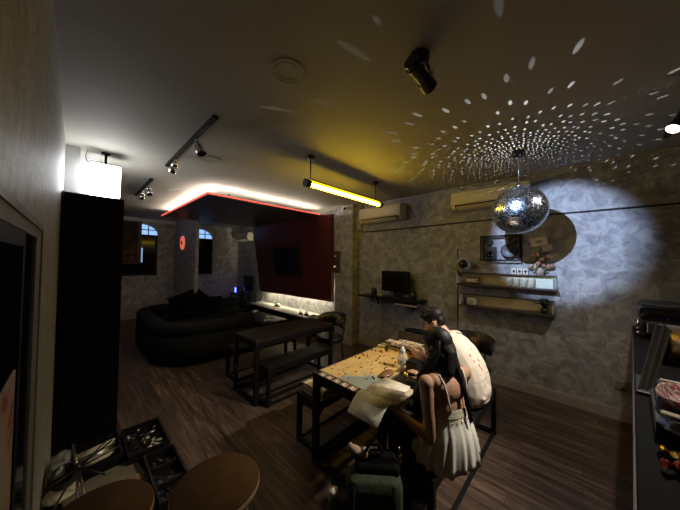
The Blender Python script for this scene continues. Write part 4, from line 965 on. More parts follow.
# ---- the woman: seated, torso upright, head bent to the book, left hand on it
WB = (1.69, .635, 0); WR = R(-20)
t = thing('person', 'person with long black hair in a white strappy top, seated with back turned', 'person', WB)
def wl(x, y, z):
    dx, dy = x-WB[0], y-WB[1]; c, s = math.cos(-WR), math.sin(-WR); return Vector((c*dx-s*dy, s*dx+c*dy, z))
hm = Euler((R(-26), R(0), R(14))).to_matrix(); hc = Vector((-.005, .075, 1.135))
b = MB()
b.ball((0, -.01, .545), (.165, .125, .10)); b.ball((0, 0, .66), (.125, .092, .12)); b.ball((0, .005, .78), (.132, .092, .13)); b.ball((0, .0, .89), (.150, .088, .10))
b.seg((-.12, .0, .955), (.12, .0, .955), .050, .050); b.seg((-.05, .005, .985), (.05, .005, .985), .048, .048)
for q in (-1, 1): b.ball((q*.065, .075, .845), (.058, .05, .055))
b.seg((0, .012, .98), (0, .05, 1.09), .048, .046)
Pw = add_head(b, hc, hm, .96)
shL = Vector((-.172, .01, .948)); elL = wl(1.525, .665, .625); wrL = wl(1.50, .85, .70); hdir = (wrL-elL).normalized()
b.ball(shL, (.050, .048, .050)); b.chain([shL, shL*.5+elL*.5+Vector((-.004, 0, 0)), elL], [.045, .040, .034]); b.chain([elL, elL*.55+wrL*.45, wrL], [.035, .033, .023])
add_hand(b, wrL, hdir+Vector((.1, .2, .05)), (0, -.1, 1), .92, 1, .45)
shR = Vector((.172, .01, .948)); elR = Vector((.225, .12, .70)); wrR = Vector((.10, .30, .80))
b.ball(shR, (.050, .048, .050)); b.chain([shR, shR*.5+elR*.5, elR], [.045, .040, .034]); b.chain([elR, elR*.55+wrR*.45, wrR], [.035, .033, .023]); add_hand(b, wrR, wrR-elR, (0, .1, 1), .92, -1, .5)
for q in (-1, 1):
    b.chain([(q*.085, .0, .525), (q*.10, .22, .535), (q*.10, .40, .515)], [.088, .078, .058]); b.chain([(q*.10, .40, .50), (q*.10, .38, .30), (q*.10, .37, .10)], [.055, .052, .036])
    b.chain([(q*.10, .35, .055), (q*.105, .44, .035), (q*.108, .53, .028)], [.040, .036, .024])
link('body', fuse(b, .0055, 4, 'woman_body'), M['skin'], t)
face_parts(t, Pw, .96, hm)
tr = MB()
tr.ball((0, -.005, .545), (.178, .138, .105))
for q in (-1, 1):
    tr.chain([(q*.085, .0, .53), (q*.10, .22, .538), (q*.10, .405, .517)], [.098, .088, .067]); tr.chain([(q*.10, .405, .50), (q*.10, .385, .30), (q*.10, .375, .12)], [.066, .062, .055])
link('trousers', fuse(tr, .008, 4), M['trouser'], t)
for q in (-1, 1):
    link('shoe', fuse(MB().chain([(q*.10, .35, .05), (q*.105, .44, .042), (q*.108, .54, .036)], [.046, .042, .034]), .006, 4), M['plastic'], t)
# chiffon top: pleated, widening to a loose hem over the hips
rings = []; rin = []; n = 140
lev = [(.800, .152, .104, .003, 0), (.786, .153, .107, .003, 0), (.758, .156, .112, .002, .001), (.735, .155, .112, .002, .002), (.70, .160, .118, -.002, .004), (.66, .172, .130, -.008, .007), (.61, .188, .144, -.006, .009), (.56, .204, .158, .000, .012), (.50, .218, .172, .008, .014), (.462, .222, .178, .012, .016)]
def toprings(d):
    out = []
    for (z, a, bb, yc, pl) in lev:
        r_ = []
        for k in range(n):
            th = 2*PI*k/n; p = 1+pl/.2*(math.sin(th*17+.6*math.sin(th*3))*.55+math.sin(th*29+1.3)*.3)
            front = max(0, math.sin(th)); zz = z+(.10*front if z < .56 else 0)+(-.012*math.sin(th*5+.5) if z < .5 else 0)
            zz += (.13*front*(z-.66)/.14 if z > .66 else 0)
            r_.append(((a-d)*p*math.cos(th), yc+(bb-d)*p*math.sin(th), zz))
        out.append(r_)
    return out
o_ = toprings(0); i_ = toprings(.004)
g = MB(); g.loft(o_+i_[::-1], cap=False)
part('strappy_top', g, M['cami'], t, 'white pleated top', False)
lc = MB(); lc.loft([[(x*1.012, y*1.012, z) for x, y, z in o_[k]] for k in (2, 1, 0)], cap=False); part('lace_band', lc, M['lace'], t, 'lace band along the top edge', False)
bd = MB()
for k in range(0, n, 5):
    x, y, z = o_[3][k]; bd.ball((x*1.03, y*1.03, z), .0048, None, 8, 6)
part('bead_trim', bd, M['gold'], t, 'row of small gold beads', False)
st = MB()
for q in (-1, 1): st.tube([(q*.098, .088, .920), (q*.104, .056, .980), (q*.107, .010, 1.011), (q*.103, -.034, .995), (q*.095, -.062, .95), (q*.088, -.074, .90), (q*.080, -.080, .85), (q*.074, -.092, .795)], .0062, 8)
part('strap', st, M['cami'], t, 'thin white shoulder strap', False)
# hair: cap, then long strands parted over the shoulders
hb = MB(); hb.ball(Pw(0, -.022, .030), (.086, .094, .096), hm); hb.ball(Pw(0, -.045, -.03), (.080, .066, .085), hm)
hb.ball(Pw(-.048, -.010, -.05), (.042, .062, .085), hm); hb.ball(Pw(.048, -.010, -.05), (.040, .060, .085), hm)
hb.seg(Pw(-.050, -.020, -.06), (-.100, .075, .95), .055, .050); hb.seg((-.100, .075, .95), (-.115, .130, .82), .050, .034); hb.seg((-.115, .130, .82), (-.115, .145, .68), .034, .012)
hb.seg(Pw(-.01, -.055, -.06), (-.035, -.03, 1.01), .060, .045); hb.seg(Pw(.035, -.05, -.06), (.045, -.060, .97), .042, .022); hb.seg((.045, -.060, .97), (.052, -.104, .86), .020, .014); hb.seg((.052, -.104, .86), (.056, -.128, .74), .014, .006)
hair = fuse(hb, .006, 3); link('hair', hair, M['hair'], t)
sr = MB(); rn = random.Random(4)
for i in range(120):
    u = rn.uniform(-1, 1); w = rn.uniform(0, 1)
    p0 = Pw(.05*u, -.03-.05*w, .105-.03*w)
    if i % 9:
        p1 = Pw(-.09+.02*u, -.02+.05*u, -.03); p2 = Vector((-.110+.035*u, .070+.05*rn.uniform(-1, 1), .95)); p3 = Vector((-.115+.03*rn.uniform(-1, 1), .140+.035*rn.uniform(-1, 1), .64+.10*w))
        pts = [p0, p1, p2, p2*.45+p3*.55+Vector((0, .01, 0)), p3]
    else:
        p1 = Pw(.07+.02*u, -.06, -.03); p2 = Vector((.046+.012*u, -.082, .94)); p3 = Vector((.056+.012*u, -.132, .70+.05*w)); pts = [p0, p1, p2, p2*.5+p3*.5, p3]
    sr.tube(pts, [.006, .008, .008, .006, .0015], 5)
part('hair_strands', sr, M['hair'], t, None, False)
place(t, WB, WR)

# ---- the man: bent over the table, head low, seen over the woman's shoulder
MB_ = (2.50, .735, 0); MR = R(-4)
t = thing('person', 'person with short dark hair and glasses in a cream printed T-shirt leaning over the table', 'person', MB_)
hm = Euler((R(-30), 0, R(20))).to_matrix(); hc = Vector((-.02, .335, 1.108))
b = MB()
b.ball((0, -.01, .555), (.175, .135, .105)); b.ball((0, .03, .68), (.150, .11, .13)); b.ball((0, .09, .80), (.165, .115, .13)); b.ball((0, .155, .89), (.175, .11, .10))
b.seg((-.15, .20, .945), (.15, .20, .945), .058, .058); b.seg((-.06, .205, .975), (.06, .205, .975), .055, .055); b.seg((0, .215, .98), (0, .30, 1.075), .060, .056)
Pm = add_head(b, hc, hm, 1.04)
shL = Vector((-.205, .21, .935)); elL = Vector((-.27, .33, .815)); wrL = Vector((-.12, .50, .795))
b.ball(shL, (.062, .06, .06)); b.chain([shL, (shL+elL)/2, elL], [.054, .049, .041]); b.chain([elL, elL*.55+wrL*.45, wrL], [.043, .040, .028]); add_hand(b, wrL, wrL-elL, (0, 0, 1), 1.02, 1, .4)
shR = Vector((.205, .21, .935)); elR = Vector((.27, .33, .815)); wrR = Vector((.10, .46, .795))
b.ball(shR, (.062, .06, .06)); b.chain([shR, (shR+elR)/2, elR], [.054, .049, .041]); b.chain([elR, elR*.55+wrR*.45, wrR], [.043, .040, .028]); add_hand(b, wrR, wrR-elR, (0, 0, 1), 1.02, -1, .4)
for q in (-1, 1):
    b.chain([(q*.10, .0, .535), (q*.12, .24, .545), (q*.125, .45, .53)], [.095, .085, .065]); b.chain([(q*.125, .45, .51), (q*.125, .43, .30), (q*.125, .42, .10)], [.062, .058, .040])
    b.chain([(q*.125, .39, .06), (q*.13, .49, .04), (q*.135, .60, .03)], [.045, .040, .028])
link('body', fuse(b, .0055, 4, 'man_body'), M['skin2'], t)
face_parts(t, Pm, 1.04, hm)
tr = MB(); tr.ball((0, -.005, .55), (.188, .148, .11))
for q in (-1, 1):
    tr.chain([(q*.10, .0, .54), (q*.12, .24, .548), (q*.125, .455, .532)], [.105, .096, .076]); tr.chain([(q*.125, .455, .51), (q*.125, .435, .30), (q*.125, .425, .12)], [.074, .070, .062])
link('trousers', fuse(tr, .008, 4), M['trouser'], t)
for q in (-1, 1): link('shoe', fuse(MB().chain([(q*.125, .39, .055), (q*.13, .49, .046), (q*.135, .61, .04)], [.052, .047, .038]), .006, 4), M['white'], t)
s = MB()
s.ball((0, -.010, .585), (.200, .155, .125)); s.ball((0, -.005, .515), (.192, .150, .06)); s.ball((0, .015, .70), (.185, .145, .15)); s.ball((0, .07, .80), (.195, .145, .14)); s.ball((0, .14, .885), (.205, .135, .105))
for q in (-1, 1): s.chain([(q*.050, -.008, .57), (q*.052, .004, .66), (q*.052, .030, .74), (q*.055, .085, .83), (q*.06, .13, .88)], [.150, .150, .147, .142, .132])
s.seg((-.165, .195, .945), (.165, .195, .945), .070, .070); s.seg((-.08, .20, .972), (.08, .20, .972), .060, .060); s.ball((0, .215, .99), (.085, .075, .035))
for q in (-1, 1):
    a = Vector((q*.205, .21, .935)); c = Vector((q*.252, .296, .85)); s.seg(a, a, .074, .074); s.cyl(a, c, .074, .076, 24); s.ball(a*.4+c*.6, .074)
rn = random.Random(9)
for i in range(9):   # soft folds across the back and waist
    z = .56+.035*i; s.seg((-.10+rn.uniform(-.04, .04), -.142+.62*max(0, z-.60), z), (.08+rn.uniform(-.05, .05), -.138+.62*max(0, z-.60), z+rn.uniform(-.03, .03)), .018, .016, 8)
link('t_shirt', fuse(s, .0065, 16), M['shirt'], t)['label'] = 'cream T-shirt with red print'
col = MB().tube([(.072*math.cos(2*PI*k/28), .222+.066*math.sin(2*PI*k/28), 1.012+.018*math.sin(2*PI*k/28)) for k in range(28)], .009, 8, closed=True); part('collar', col, M['shirt'], t, None, False)
sm_ = MB()
for q in (-1, 1): sm_.tube([(q*.070, .155, 1.02), (q*.13, .125, 1.005), (q*.185, .12, .975), (q*.235, .135, .93)], .0035, 6)
part('shoulder_seam', sm_, M['tokenblack'], t, 'dark shoulder seam', False)
# short hair: tapered back, fuller top
hb = MB(); hb.ball(Pm(0, -.016, .055), (.084, .104, .086), hm); hb.ball(Pm(0, .045, .088), (.068, .052, .044), hm); hb.ball(Pm(0, -.055, .0), (.072, .052, .075), hm)
for q in (-1, 1): hb.ball(Pm(q*.062, .004, .030), (.022, .046, .042), hm)
rn = random.Random(8)
for i in range(60):
    a = rn.uniform(0, 2*PI); e = rn.uniform(.35, 1.45); d = Vector((math.cos(a)*math.cos(e), math.sin(a)*math.cos(e)*.9+.15, math.sin(e)))
    p = Vector((0, -.010, .055)); hb.seg(Pm(*(p+Vector((d.x*.070, d.y*.085, d.z*.072)))), Pm(*(p+Vector((d.x*.088, d.y*.106, d.z*.095)))), .014, .006, 6)
link('hair', fuse(hb, .005, 2), M['hair'], t)
gf = MB()
for q in (-1, 1):
    gf.tube([Pm(q*.033+.024*math.cos(2*PI*k/20), .112, .000+.019*math.sin(2*PI*k/20)) for k in range(20)], .0018, 6, closed=True); gf.tube([Pm(q*.057, .111, .006), Pm(q*.080, .070, .010), Pm(q*.083, .0, .010)], .0018, 6)
gf.tube([Pm(-.010, .113, .004), Pm(0, .117, .007), Pm(.010, .113, .004)], .0018, 6)
gm = part('glasses', gf, M['steel'], t, 'thin wire glasses', False)
part('glasses_lens', MB().lathe([(.0001, 0), (.022, .0)], Pm(-.033, .112, 0), 20, hm @ Matrix.Rotation(-PI/2, 3, 'X')).lathe([(.0001, 0), (.022, 0)], Pm(.033, .112, 0), 20, hm @ Matrix.Rotation(-PI/2, 3, 'X')), M['clear'], gm, None, False)
place(t, MB_, MR)

# ------------------------------------------------------------------ bar counter at the right
CZ = 1.05
ed = lambda x: -.098-.0968*(x-1.0)       # y of the counter edge facing the room
t = thing('bar_counter', 'dark bar counter running to the wall at the right edge', 'counter', (2.5, -.6, 0))
top = MB().prism([(.75, ed(.75)), (4.15, ed(4.15)), (4.15, -1.05), (.75, -.70)], 'z', CZ-.035, CZ); bevel_mod(part('top', top, M['counter'], t), .004)
part('front', MB().prism([(.78, ed(.78)-.03), (4.14, ed(4.14)-.03), (4.14, -1.0), (.78, -.66)], 'z', .0, CZ-.035), M['counterfront'], t)
part('edge_strip', MB().prism([(.75, ed(.75)), (.75, ed(.75)+.006), (4.15, ed(4.15)+.006), (4.15, ed(4.15))], 'z', CZ-.034, CZ-.004), M['counterfront'], t)
cp = lambda x, d: (x, ed(x)-d)           # a point on the counter, d behind its edge
def cbox(m, x, d, z, s, rz=0, bev=.004):
    c = cp(x, d); return m.box((c[0], c[1], z), s, (0, 0, R(-5.5)+rz), bev)
# toaster-like chrome and black machine near the wall
t = thing('coffee_machine', 'black and chrome coffee machine at the wall end of the bar counter', 'coffee machine', (*cp(3.72, .30), CZ))
part('body', cbox(MB(), 3.74, .24, CZ+.075, (.52, .40, .13), 0, .02), M['plastic'], t)
part('hood', cbox(MB(), 3.74, .24, CZ+.225, (.54, .42, .12), 0, .035), M['tv'], t); part('lid', cbox(MB(), 3.76, .24, CZ+.292, (.50, .38, .02), 0, .008), M['plastic'], t)
part('chrome_band', cbox(MB(), 3.73, .24, CZ+.148, (.545, .43, .040), 0, .006), M['chrome'], t); part('front_plate', cbox(MB(), 3.455, .25, CZ+.105, (.02, .34, .09), 0, .004), M['steel'], t)
for k in range(3): part('button', MB().cyl((3.47+.02*k, ed(3.5)-.035, CZ+.05+.035*k), (3.47+.02*k, ed(3.5)-.015, CZ+.05+.035*k), .012), M['steel'], t)
part('indicator', MB().cyl((3.444, cp(3.45, .20)[1], CZ+.13), (3.438, cp(3.45, .20)[1], CZ+.13), .006), M['blue'], t)
# bronze drum
t = thing('drum_roaster', 'bronze metal drum appliance on the counter in front of the coffee machine', 'appliance', (*cp(2.72, .22), CZ))
c0 = cp(2.80, .125); c1 = cp(2.80, .62)
part('drum', MB().cyl((c0[0], c0[1], CZ+.125), (c1[0], c1[1], CZ+.125), .115, None, 40), M['bronze'], t)
part('end_ring', MB().cyl((c0[0], c0[1]+.012, CZ+.125), (c0[0], c0[1]-.02, CZ+.125), .118, None, 40), M['plastic'], t); part('foot', cbox(cbox(MB(), 2.72, .19, CZ+.015, (.03, .05, .03)), 2.88, .19, CZ+.015, (.03, .05, .03)), M['plastic'], t)
# folded menu board leaning
t = thing('menu_stand', 'slanted grey menu board leaning on the counter beside the coffee machine', 'menu', (*cp(2.32, .035), CZ))
def slab(x0, x1, d0, d1, z0, z1, off, th):
    a0 = cp(x0, d0); a1 = cp(x0, d0+.26); 
    return None
mb_ = MB(); rot = (0, R(38), R(-5.5)); 

lean = lambda u, v, w: Vector((2.01+.31*v+.02*u, -.207-.105*v-(.052+.008*v)*u, CZ+.016+.30*v-.035*u*v))+Vector((.70, .05, -.70))*w
def lslab(u0, u1, v0, v1, w0, w1): return MB().hexa([lean(u0, v0, w0), lean(u1, v0, w0), lean(u1, v1, w0), lean(u0, v1, w0)], [lean(u0, v0, w1), lean(u1, v0, w1), lean(u1, v1, w1), lean(u0, v1, w1)])
part('board', lslab(0, 1, 0, 1, 0, .012), M['shelfboard'], t)
mb_ = MB(); 
for q in (.0, .42, .84): part('strip', lslab(q, q+.15, .0, 1, -.005, 0), M['strip'], t)
part('foot', cbox(MB(), 2.12, .055, CZ+.008, (.30, .10, .016)), M['plastic'], t)
part('prop', MB().cyl((2.24, -.285, CZ+.012), lean(.5, .72, .012), .006, n=8), M['black'], t)
# white framed sign
t = thing('sign_holder', 'white framed brown card holder standing on the counter behind the red checked tray', 'sign', (*cp(1.925, .18), CZ)); c = cp(1.925, .18)
part('frame', MB().box((c[0], c[1], CZ+.060), (.02, .20, .11), (0, R(-12), R(-5.5)), .004), M['label'], t); part('card', MB().box((c[0]-.0125, c[1]-.005, CZ+.050), (.004, .15, .065), (0, R(-12), R(-5.5))), M['brownwood'], t)
# black organiser with the checked paper tray on top
t = thing('counter_organizer', 'black box organiser on the counter under the red checked tray', 'box', (*cp(1.72, .16), CZ)); c = cp(1.76, .19)
part('body', cbox(MB(), 1.72, .16, CZ+.03, (.40, .22, .06)), M['plastic'], t); part('top', cbox(MB(), 1.76, .16, CZ+.066, (.30, .2, .012)), M['black'], t); part('divider', cbox(MB(), 1.52, .16, CZ+.064, (.01, .2, .03)), M['black'], t)
m = MB(); rr = []
for (a, bq, z) in ((.085, .06, .002), (.10, .075, .004), (.125, .098, .040), (.130, .103, .045), (.120, .094, .041), (.095, .068, .008)):
    rr.append([(a*math.copysign(abs(math.cos(2*PI*k/40))**.6, math.cos(2*PI*k/40)), bq*math.copysign(abs(math.sin(2*PI*k/40))**.6, math.sin(2*PI*k/40)), z) for k in range(40)])
m.loft(rr); c = cp(1.75, .165); m.bm.transform(Matrix.Translation((c[0], c[1], CZ+.072)) @ Matrix.Rotation(R(-12), 4, 'Z'))
solo('paper_tray', m, M['check'], 'red and white checked paper food tray on the counter', 'food tray', (c[0], c[1], CZ+.072))
c = cp(1.56, .13); solo('card_block', MB().box((c[0], c[1], CZ+.078), (.035, .13, .022), (0, 0, R(-14)), .003), M['cream'], 'cream wooden bar lying in front of the red checked tray', 'block', (c[0], c[1], CZ+.067))
m = MB().lathe([(.04, 0), (.05, .004), (.085, .02), (.088, .024), (.05, .010), (.0001, .008)], (*cp(1.47, .14), CZ+.061), 36); solo('glass_plate', m, M['tv'], 'glossy black plate on the counter next to the gold sweets', 'plate', (*cp(1.47, .14), CZ+.061))
for k, (x, dd, mt, w, lb) in enumerate(((1.375, .098, 'foil', .026, 'gold foil wrapped sweet on the counter, behind the red wrapped one'), (1.315, .100, 'redfoil', .027, 'red foil wrapped sweet on the counter nearest its front end'))):
    c = cp(x, dd); m = MB().ball((0, 0, w*.8), (w, w*.8, w*.75)); 
    for q in (-1, 1): m.cyl((q*w*.8, 0, w*.8), (q*w*1.7, 0, w*.9), .006, w*.6, 10)
    m.bm.transform(Matrix.Translation((c[0], c[1], CZ)) @ Matrix.Rotation(.9+k, 4, 'Z')); solo('wrapped_sweet', m, M[mt], lb, 'sweet', (c[0], c[1], CZ))
t = thing('wall_socket', 'small white wall socket with a plug low on the wall by the bar counter', 'socket', (4.16, -.315, .37)); part('plate', MB().span((4.148, -.37, .335), (4.16, -.26, .425), .003), M['socket'], t); part('plug', MB().span((4.11, -.335, .335), (4.148, -.305, .37), .004), M['plastic'], t)
solo('floor_cable', MB().tube([(3.98, -.10, .004), (3.80, -.11, .004), (3.78, -.13, .004), (3.80, -.17, .004), (3.86, -.30, .004)], .003, 6), M['socket'], 'thin white cable lying on the floor near the bar counter', 'cable', (3.8, -.15, 0))

# ------------------------------------------------------------------ bottom left: stools, low crate of boxes, light stand
def stool(lb, x, y):
    t = thing('bar_stool', lb, 'stool', (x, y, 0), 'round brown stools'); r = .172
    part('seat', MB().lathe([(.0001, .748), (r-.004, .748), (r, .744), (r, .724)], (x, y, 0), 48), M['stool'], t); part('seat_edge', MB().lathe([(r-.0005, .742), (r+.0015, .738), (r+.0015, .722), (r-.01, .718), (.0001, .718)], (x, y, 0), 48), M['stooledge'], t, 'pale plywood edge')
    for k in range(4):
        a = R(45+90*k); c, s = math.cos(a), math.sin(a); q = Vector((-s, c, 0))*.035; o = Vector((x, y, 0))
        pts = [o+Vector((.115*c, .115*s, .712))+q, o+Vector((.16*c, .16*s, .60))+q*.8, o+Vector((.185*c, .185*s, .012))+q*.12, o+Vector((.185*c, .185*s, .012))-q*.12, o+Vector((.16*c, .16*s, .60))-q*.8, o+Vector((.115*c, .115*s, .712))-q]
        part('leg', MB().tube(pts, .006, 8), M['chrome'], t)
    part('mount_plate', MB().lathe([(.13, .718), (.13, .708), (.0001, .708)], (x, y, 0), 24), M['steel'], t); part('foot_ring', MB().tube([(x+.168*math.cos(2*PI*k/32), y+.168*math.sin(2*PI*k/32), .24) for k in range(32)], .006, 8, closed=True), M['chrome'], t)
stool('round brown stool in the front, right of the other one', .445, 1.135); stool('round brown stool in the front beside the boxes, left of the other one', .078, 1.295)
KX = .30
t = thing('low_crate', 'low black crate table holding the trays in front of the tall black cabinet', 'low table', (.23, 2.1, 0))
part('top', MB().span((-.085, 1.60, .255), (.545, 2.66, .28)), M['black'], t)
for x in (-.06, .515):
    for y in (1.63, 2.63): part('leg', MB().box((x, y, .1275), (.05, .05, .255)), M['black'], t)
def open_tray(lb, x0, x1, y0, y1, h, m='blackwood', div=0):
    t = thing('storage_tray', lb, 'tray', ((x0+x1)/2, (y0+y1)/2, .28)); z = .28; w = .012
    part('base', MB().span((x0, y0, z), (x1, y1, z+.008)), M[m], t); part('wall', MB().span((x0, y0, z+.008), (x0+w, y1, z+h)).span((x1-w, y0, z+.008), (x1, y1, z+h)).span((x0+w, y0, z+.008), (x1-w, y0+w, z+h)).span((x0+w, y1-w, z+.008), (x1-w, y1, z+h)), M[m], t)
    for k in range(div): 
        y = y0+(y1-y0)*(k+1)/(div+1); part('divider', MB().span((x0+w, y-.005, z+.008), (x1-w, y+.005, z+h*.8)), M[m], t)
    return t
open_tray('open black tray of small metal and white parts, furthest right on the crate', .285, .53, 2.24, 2.64, .07)
open_tray('open black tray of dark chips with two dividers at the right front of the crate', .36, .54, 1.70, 2.20, .06, 'blackwood', 2)
open_tray('open dark tray of pale rolls beside the tray of metal parts', .02, .27, 2.32, 2.64, .07, 'blackwood')
rn = random.Random(21)
for i in range(26):
    x, y = rn.uniform(.31, .505), rn.uniform(2.27, 2.61); z = .292+rn.uniform(0, .03); d = Vector((rn.uniform(-1, 1), rn.uniform(-1, 1), rn.uniform(-.2, .2))).normalized()*rn.uniform(.018, .04)
    k = i % 4; mt = ['steel', 'plastic', 'cream', 'plastic'][k]; nm = ['small steel part', 'small black part', 'small cream stick', 'small black part'][k]
    p = Vector((x, y, z)); p0 = p-d; p1 = p+d
    for q in (p0, p1): q.x = min(max(q.x, .305), .51); q.y = min(max(q.y, 2.265), 2.615)
    solo('game_part', MB().cyl(p0, p1, .009, .007, 10).cyl(p1*.98+p*.02, p1, .012, .012, 10), M[mt], '%s lying in the far right tray on the crate' % nm, 'part', tuple(p), ['steel parts in the tray', 'black parts in the tray', 'cream sticks in the tray', 'black parts in the tray'][k])
for i in range(44):
    c = i % 3; y = 1.72+.165*c+rn.uniform(0, .125); x = .385+rn.uniform(0, .13); z = .29+rn.uniform(0, .012)
    solo('metal_chip', MB().cyl((x, y, z), (x+.002, y, z+.005), .010, n=10), M['steel'] if rn.random() < .45 else M['plastic'], 'small round chip in the divided black tray', 'chip', (x, y, z), 'chips in the divided tray')
for k, (y, r_, lb) in enumerate(((2.56, .024, 'pale rolled sheet in the dark tray, furthest back'), (2.50, .022, 'pale rolled sheet in the dark tray, in the middle'), (2.445, .020, 'pale rolled sheet in the dark tray, nearest the front'))):
    solo('paper_roll', MB().cyl((.04, y-.02, .289+r_), (.25, y+.02, .289+r_), r_, n=16), M['cream'] if k != 1 else M['steel'], lb, 'roll', (.145, y, .289), 'rolls in the dark tray')
solo('cardboard_sheet', MB().box((.17, 2.14, .287), (.36, .30, .014), (0, 0, R(8)), .003), M['creamdk'], 'worn flat cream board lying in the middle of the crate', 'board', (.17, 2.14, .28))
solo('paper_scrap', MB().box((.29, 2.05, .300), (.10, .12, .010), (0, 0, R(-20)), .003), blotch('patterned_scrap', (.22, .17, .12), [(.12, .08, .05), (.3, .2, .13), (.16, .08, .06)], 40), 'small patterned card on the cream board', 'card', (.29, 2.05, .294))
t = thing('plastic_bag', 'crumpled clear plastic bag lying beside the left wall', 'bag', (-.02, 2.52, .28)); m = MB(); rn = random.Random(31)
for i in range(14): m.ball((-.03+rn.uniform(-.03, .03), 2.50+rn.uniform(-.09, .09), .325+rn.uniform(-.015, .03)), (rn.uniform(.02, .04), rn.uniform(.03, .06), rn.uniform(.02, .035)), None, 10, 6)
link('film', fuse(m, .006, 1), M['bagplastic'], t).data.transform(Matrix.Translation((.02, -2.52, -.28)))
solo('oval_lid', MB().lathe([(.075, 0), (.082, .008), (.075, .018), (.0001, .022)], (-.02, 2.27, .28), 32), M['cream'], 'pale oval lid lying among the cables by the left wall', 'lid', (-.02, 2.27, .28))
solo('coiled_cable', MB().tube([(-.01+.062*math.cos(i*.4)*(1-.002*i), 2.33+.10*math.sin(i*.4), .325+.0008*i) for i in range(60)], .005, 6), M['cable'], 'coiled black cable lying on the pale oval lid', 'cable', (-.01, 2.33, .31))
# folded light stand with thin rods
t = thing('light_stand', 'folded tripod stand with thin black rods spreading over the crate', 'stand', (.04, 2.20, .30)); hub = Vector((.045, 2.20, .44))
part('hub', MB().cyl(hub+Vector((0, 0, -.025)), hub+Vector((0, 0, .025)), .014), M['plastic'], t)
for dx, dy, dz in ((.17, .25, -.01), (.20, .06, .0), (.12, -.10, -.05), (-.12, -.10, .01), (-.09, -.22, -.04), (.16, .13, .02)): part('rod', MB().cyl(hub, hub+Vector((dx, dy, dz)), .0055, n=6), M['cable'], t)
part('pole', MB().cyl(hub+Vector((-.02, .20, .05)), hub+Vector((-.005, .02, .01)), .008), M['steel'], t); part('pole', MB().cyl(hub+Vector((.0, -.02, -.01)), hub+Vector((-.005, -.34, -.09)), .007), M['steel'], t); part('pole', MB().cyl(hub+Vector((.01, -.02, -.01)), hub+Vector((.03, -.22, -.095)), .005), M['steel'], t)
# ------------------------------------------------------------------ lights
def light(name, typ, loc, energy, col, aim=None, **kw):
    l = bpy.data.lights.new(name, typ); l.energy = energy; l.color = col
    for k, v in kw.items(): setattr(l, k, v)
    o = bpy.data.objects.new(name, l); C.objects.link(o); o.location = loc
    if aim is not None: o.rotation_euler = (Vector(aim)-Vector(loc)).to_track_quat('-Z', 'Y').to_euler()
    return o
light('ball_spot', 'SPOT', aa+dr_*.06, 400, (.52, .68, 1.0), (4.16, .20, 1.99), spot_size=R(30), spot_blend=.5, shadow_soft_size=.010)
light('counter_spot', 'SPOT', (3.01, -.44, 2.66), 46, (1.0, .90, .78), (2.5, .7, 0), spot_size=R(130), spot_blend=.9, shadow_soft_size=.03)
light('table_fill_spot', 'SPOT', (2.62, -.44, 2.66), 200, (1.0, .89, .74), (2.0, 1.0, .8), spot_size=R(62), spot_blend=.9, shadow_soft_size=.04)  # added fill that brightens the table and the two people
# the ball's scattered reflections: one small source above the ball whose beam pattern is computed tile by tile
g = light('ball_reflections', 'POINT', BALL+Vector((-.42, .06, 1)).normalized()*(RB+.02), 30, (.86, .92, 1.0), shadow_soft_size=0.0)
g.data.use_nodes = True
nt = g.data.node_tree; L = nt.links
em = nt.nodes['Emission']
def mth(op, a, b=None, c=None):
    n = nt.nodes.new('ShaderNodeMath'); n.operation = op
    for i, v in enumerate((a, b, c)):
        if v is None: continue
        if isinstance(v, (int, float)): n.inputs[i].default_value = v
        else: L.new(v, n.inputs[i])
    return n.outputs[0]
geo = nt.nodes.new('ShaderNodeNewGeometry')
D = nt.nodes.new('ShaderNodeVectorMath'); D.operation = 'MULTIPLY'; L.new(geo.outputs['Incoming'], D.inputs[0]); D.inputs[1].default_value = (SGN,)*3
dz = nt.nodes.new('ShaderNodeSeparateXYZ'); dz.name = 'dz'; L.new(D.outputs[0], dz.inputs[0])
toL = (LAMP-BALL).normalized()
hv = nt.nodes.new('ShaderNodeVectorMath'); hv.operation = 'ADD'; L.new(D.outputs[0], hv.inputs[0]); hv.inputs[1].default_value = toL
nv = nt.nodes.new('ShaderNodeVectorMath'); nv.operation = 'NORMALIZE'; L.new(hv.outputs[0], nv.inputs[0])
sx = nt.nodes.new('ShaderNodeSeparateXYZ'); L.new(nv.outputs[0], sx.inputs[0])
S = .056
th = mth('ARCCOSINE', sx.outputs['Z']); row = mth('FLOOR', mth('DIVIDE', th, S)); thc = mth('MULTIPLY', mth('ADD', row, .5), S)
st = mth('SINE', thc); nn = mth('ROUND', mth('MULTIPLY', st, 2*PI/S))
ph = mth('ADD', mth('ARCTAN2', sx.outputs['Y'], sx.outputs['X']), PI); cell = mth('FLOOR', mth('MULTIPLY', mth('DIVIDE', ph, 2*PI), nn))
phc = mth('MULTIPLY', mth('DIVIDE', mth('ADD', cell, .5), nn), 2*PI)
cb = nt.nodes.new('ShaderNodeCombineXYZ'); L.new(cell, cb.inputs[0]); L.new(row, cb.inputs[1])
wn = nt.nodes.new('ShaderNodeTexWhiteNoise'); wn.noise_dimensions = '3D'; L.new(cb.outputs[0], wn.inputs['Vector'])
sc_ = nt.nodes.new('ShaderNodeSeparateColor'); L.new(wn.outputs['Color'], sc_.inputs[0])
j1 = mth('MULTIPLY', mth('SUBTRACT', sc_.outputs[0], .5), S*.45); j2 = mth('MULTIPLY', mth('SUBTRACT', sc_.outputs[1], .5), S*.45)
d1 = mth('ADD', mth('SUBTRACT', th, thc), j1); d2 = mth('ADD', mth('MULTIPLY', mth('SUBTRACT', ph, phc), st), j2)
dist = mth('SQRT', mth('ADD', mth('MULTIPLY', d1, d1), mth('MULTIPLY', d2, d2)))
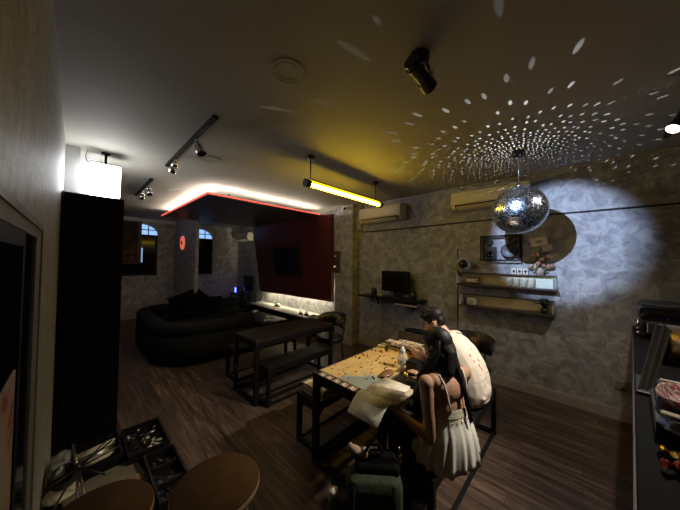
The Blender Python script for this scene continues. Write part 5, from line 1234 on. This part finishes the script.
mr = nt.nodes.new('ShaderNodeMapRange'); mr.interpolation_type = 'SMOOTHSTEP'; L.new(mth('DIVIDE', dist, mth('ADD', .45, mth('MULTIPLY', mth('ABSOLUTE', nt.nodes['dz'].outputs['Z']), .75))), mr.inputs['Value'])
mr.inputs['From Min'].default_value = .0062; mr.inputs['From Max'].default_value = .0100; mr.inputs['To Min'].default_value = 1; mr.inputs['To Max'].default_value = 0
keep = mth('GREATER_THAN', sc_.outputs[2], .12)
coll = mth('MULTIPLY', mth('MINIMUM', mth('DIVIDE', .8, mth('ADD', mth('ABSOLUTE', dz.outputs['Z']), .05)), 4.0), mth('MINIMUM', mth('MAXIMUM', mth('MULTIPLY', dz.outputs['Z'], 3.2), .06), 1.0))   # the beams stay narrow, so far dots hardly fade
L.new(mth('MULTIPLY', mth('MULTIPLY', mth('MULTIPLY', mr.outputs[0], coll), keep), mth('ADD', mth('MULTIPLY', sc_.outputs[2], .9), .35)), em.inputs['Strength'])
w = bpy.data.worlds.new('world'); sc.world = w; w.use_nodes = True
w.node_tree.nodes['Background'].inputs['Color'].default_value = (.03, .04, .07, 1); w.node_tree.nodes['Background'].inputs['Strength'].default_value = .3

# ------------------------------------------------------------------ camera
f_px, yaw, pit, rol = 252.3, R(46.38), R(1.477), R(.662)
F = Vector((math.sin(yaw)*math.cos(pit), math.cos(yaw)*math.cos(pit), math.sin(pit))); r0 = Vector((math.cos(yaw), -math.sin(yaw), 0)); u0 = r0.cross(F)
r1 = r0*math.cos(rol)+u0*math.sin(rol); u1 = -r0*math.sin(rol)+u0*math.cos(rol)
cam = bpy.data.cameras.new('camera'); co = bpy.data.objects.new('camera', cam); C.objects.link(co)
cam.sensor_fit = 'HORIZONTAL'; cam.sensor_width = 36; cam.lens = f_px/680*36; cam.clip_start = .01; cam.clip_end = 50
mw = Matrix((r1, u1, -F)).transposed().to_4x4(); mw.translation = (0, 0, 1.70); co.matrix_world = mw
sc.camera = co
sc.view_settings.view_transform = 'Standard'; sc.view_settings.look = 'None'; sc.view_settings.gamma = 1; sc.view_settings.exposure = EXPO
sc.view_settings.use_curve_mapping = False
sc.cycles.caustics_reflective = False; sc.cycles.caustics_refractive = False
sc.cycles.sample_clamp_indirect = 4; sc.cycles.max_bounces = 8; sc.cycles.diffuse_bounces = 4
sc.cycles.use_denoising = True
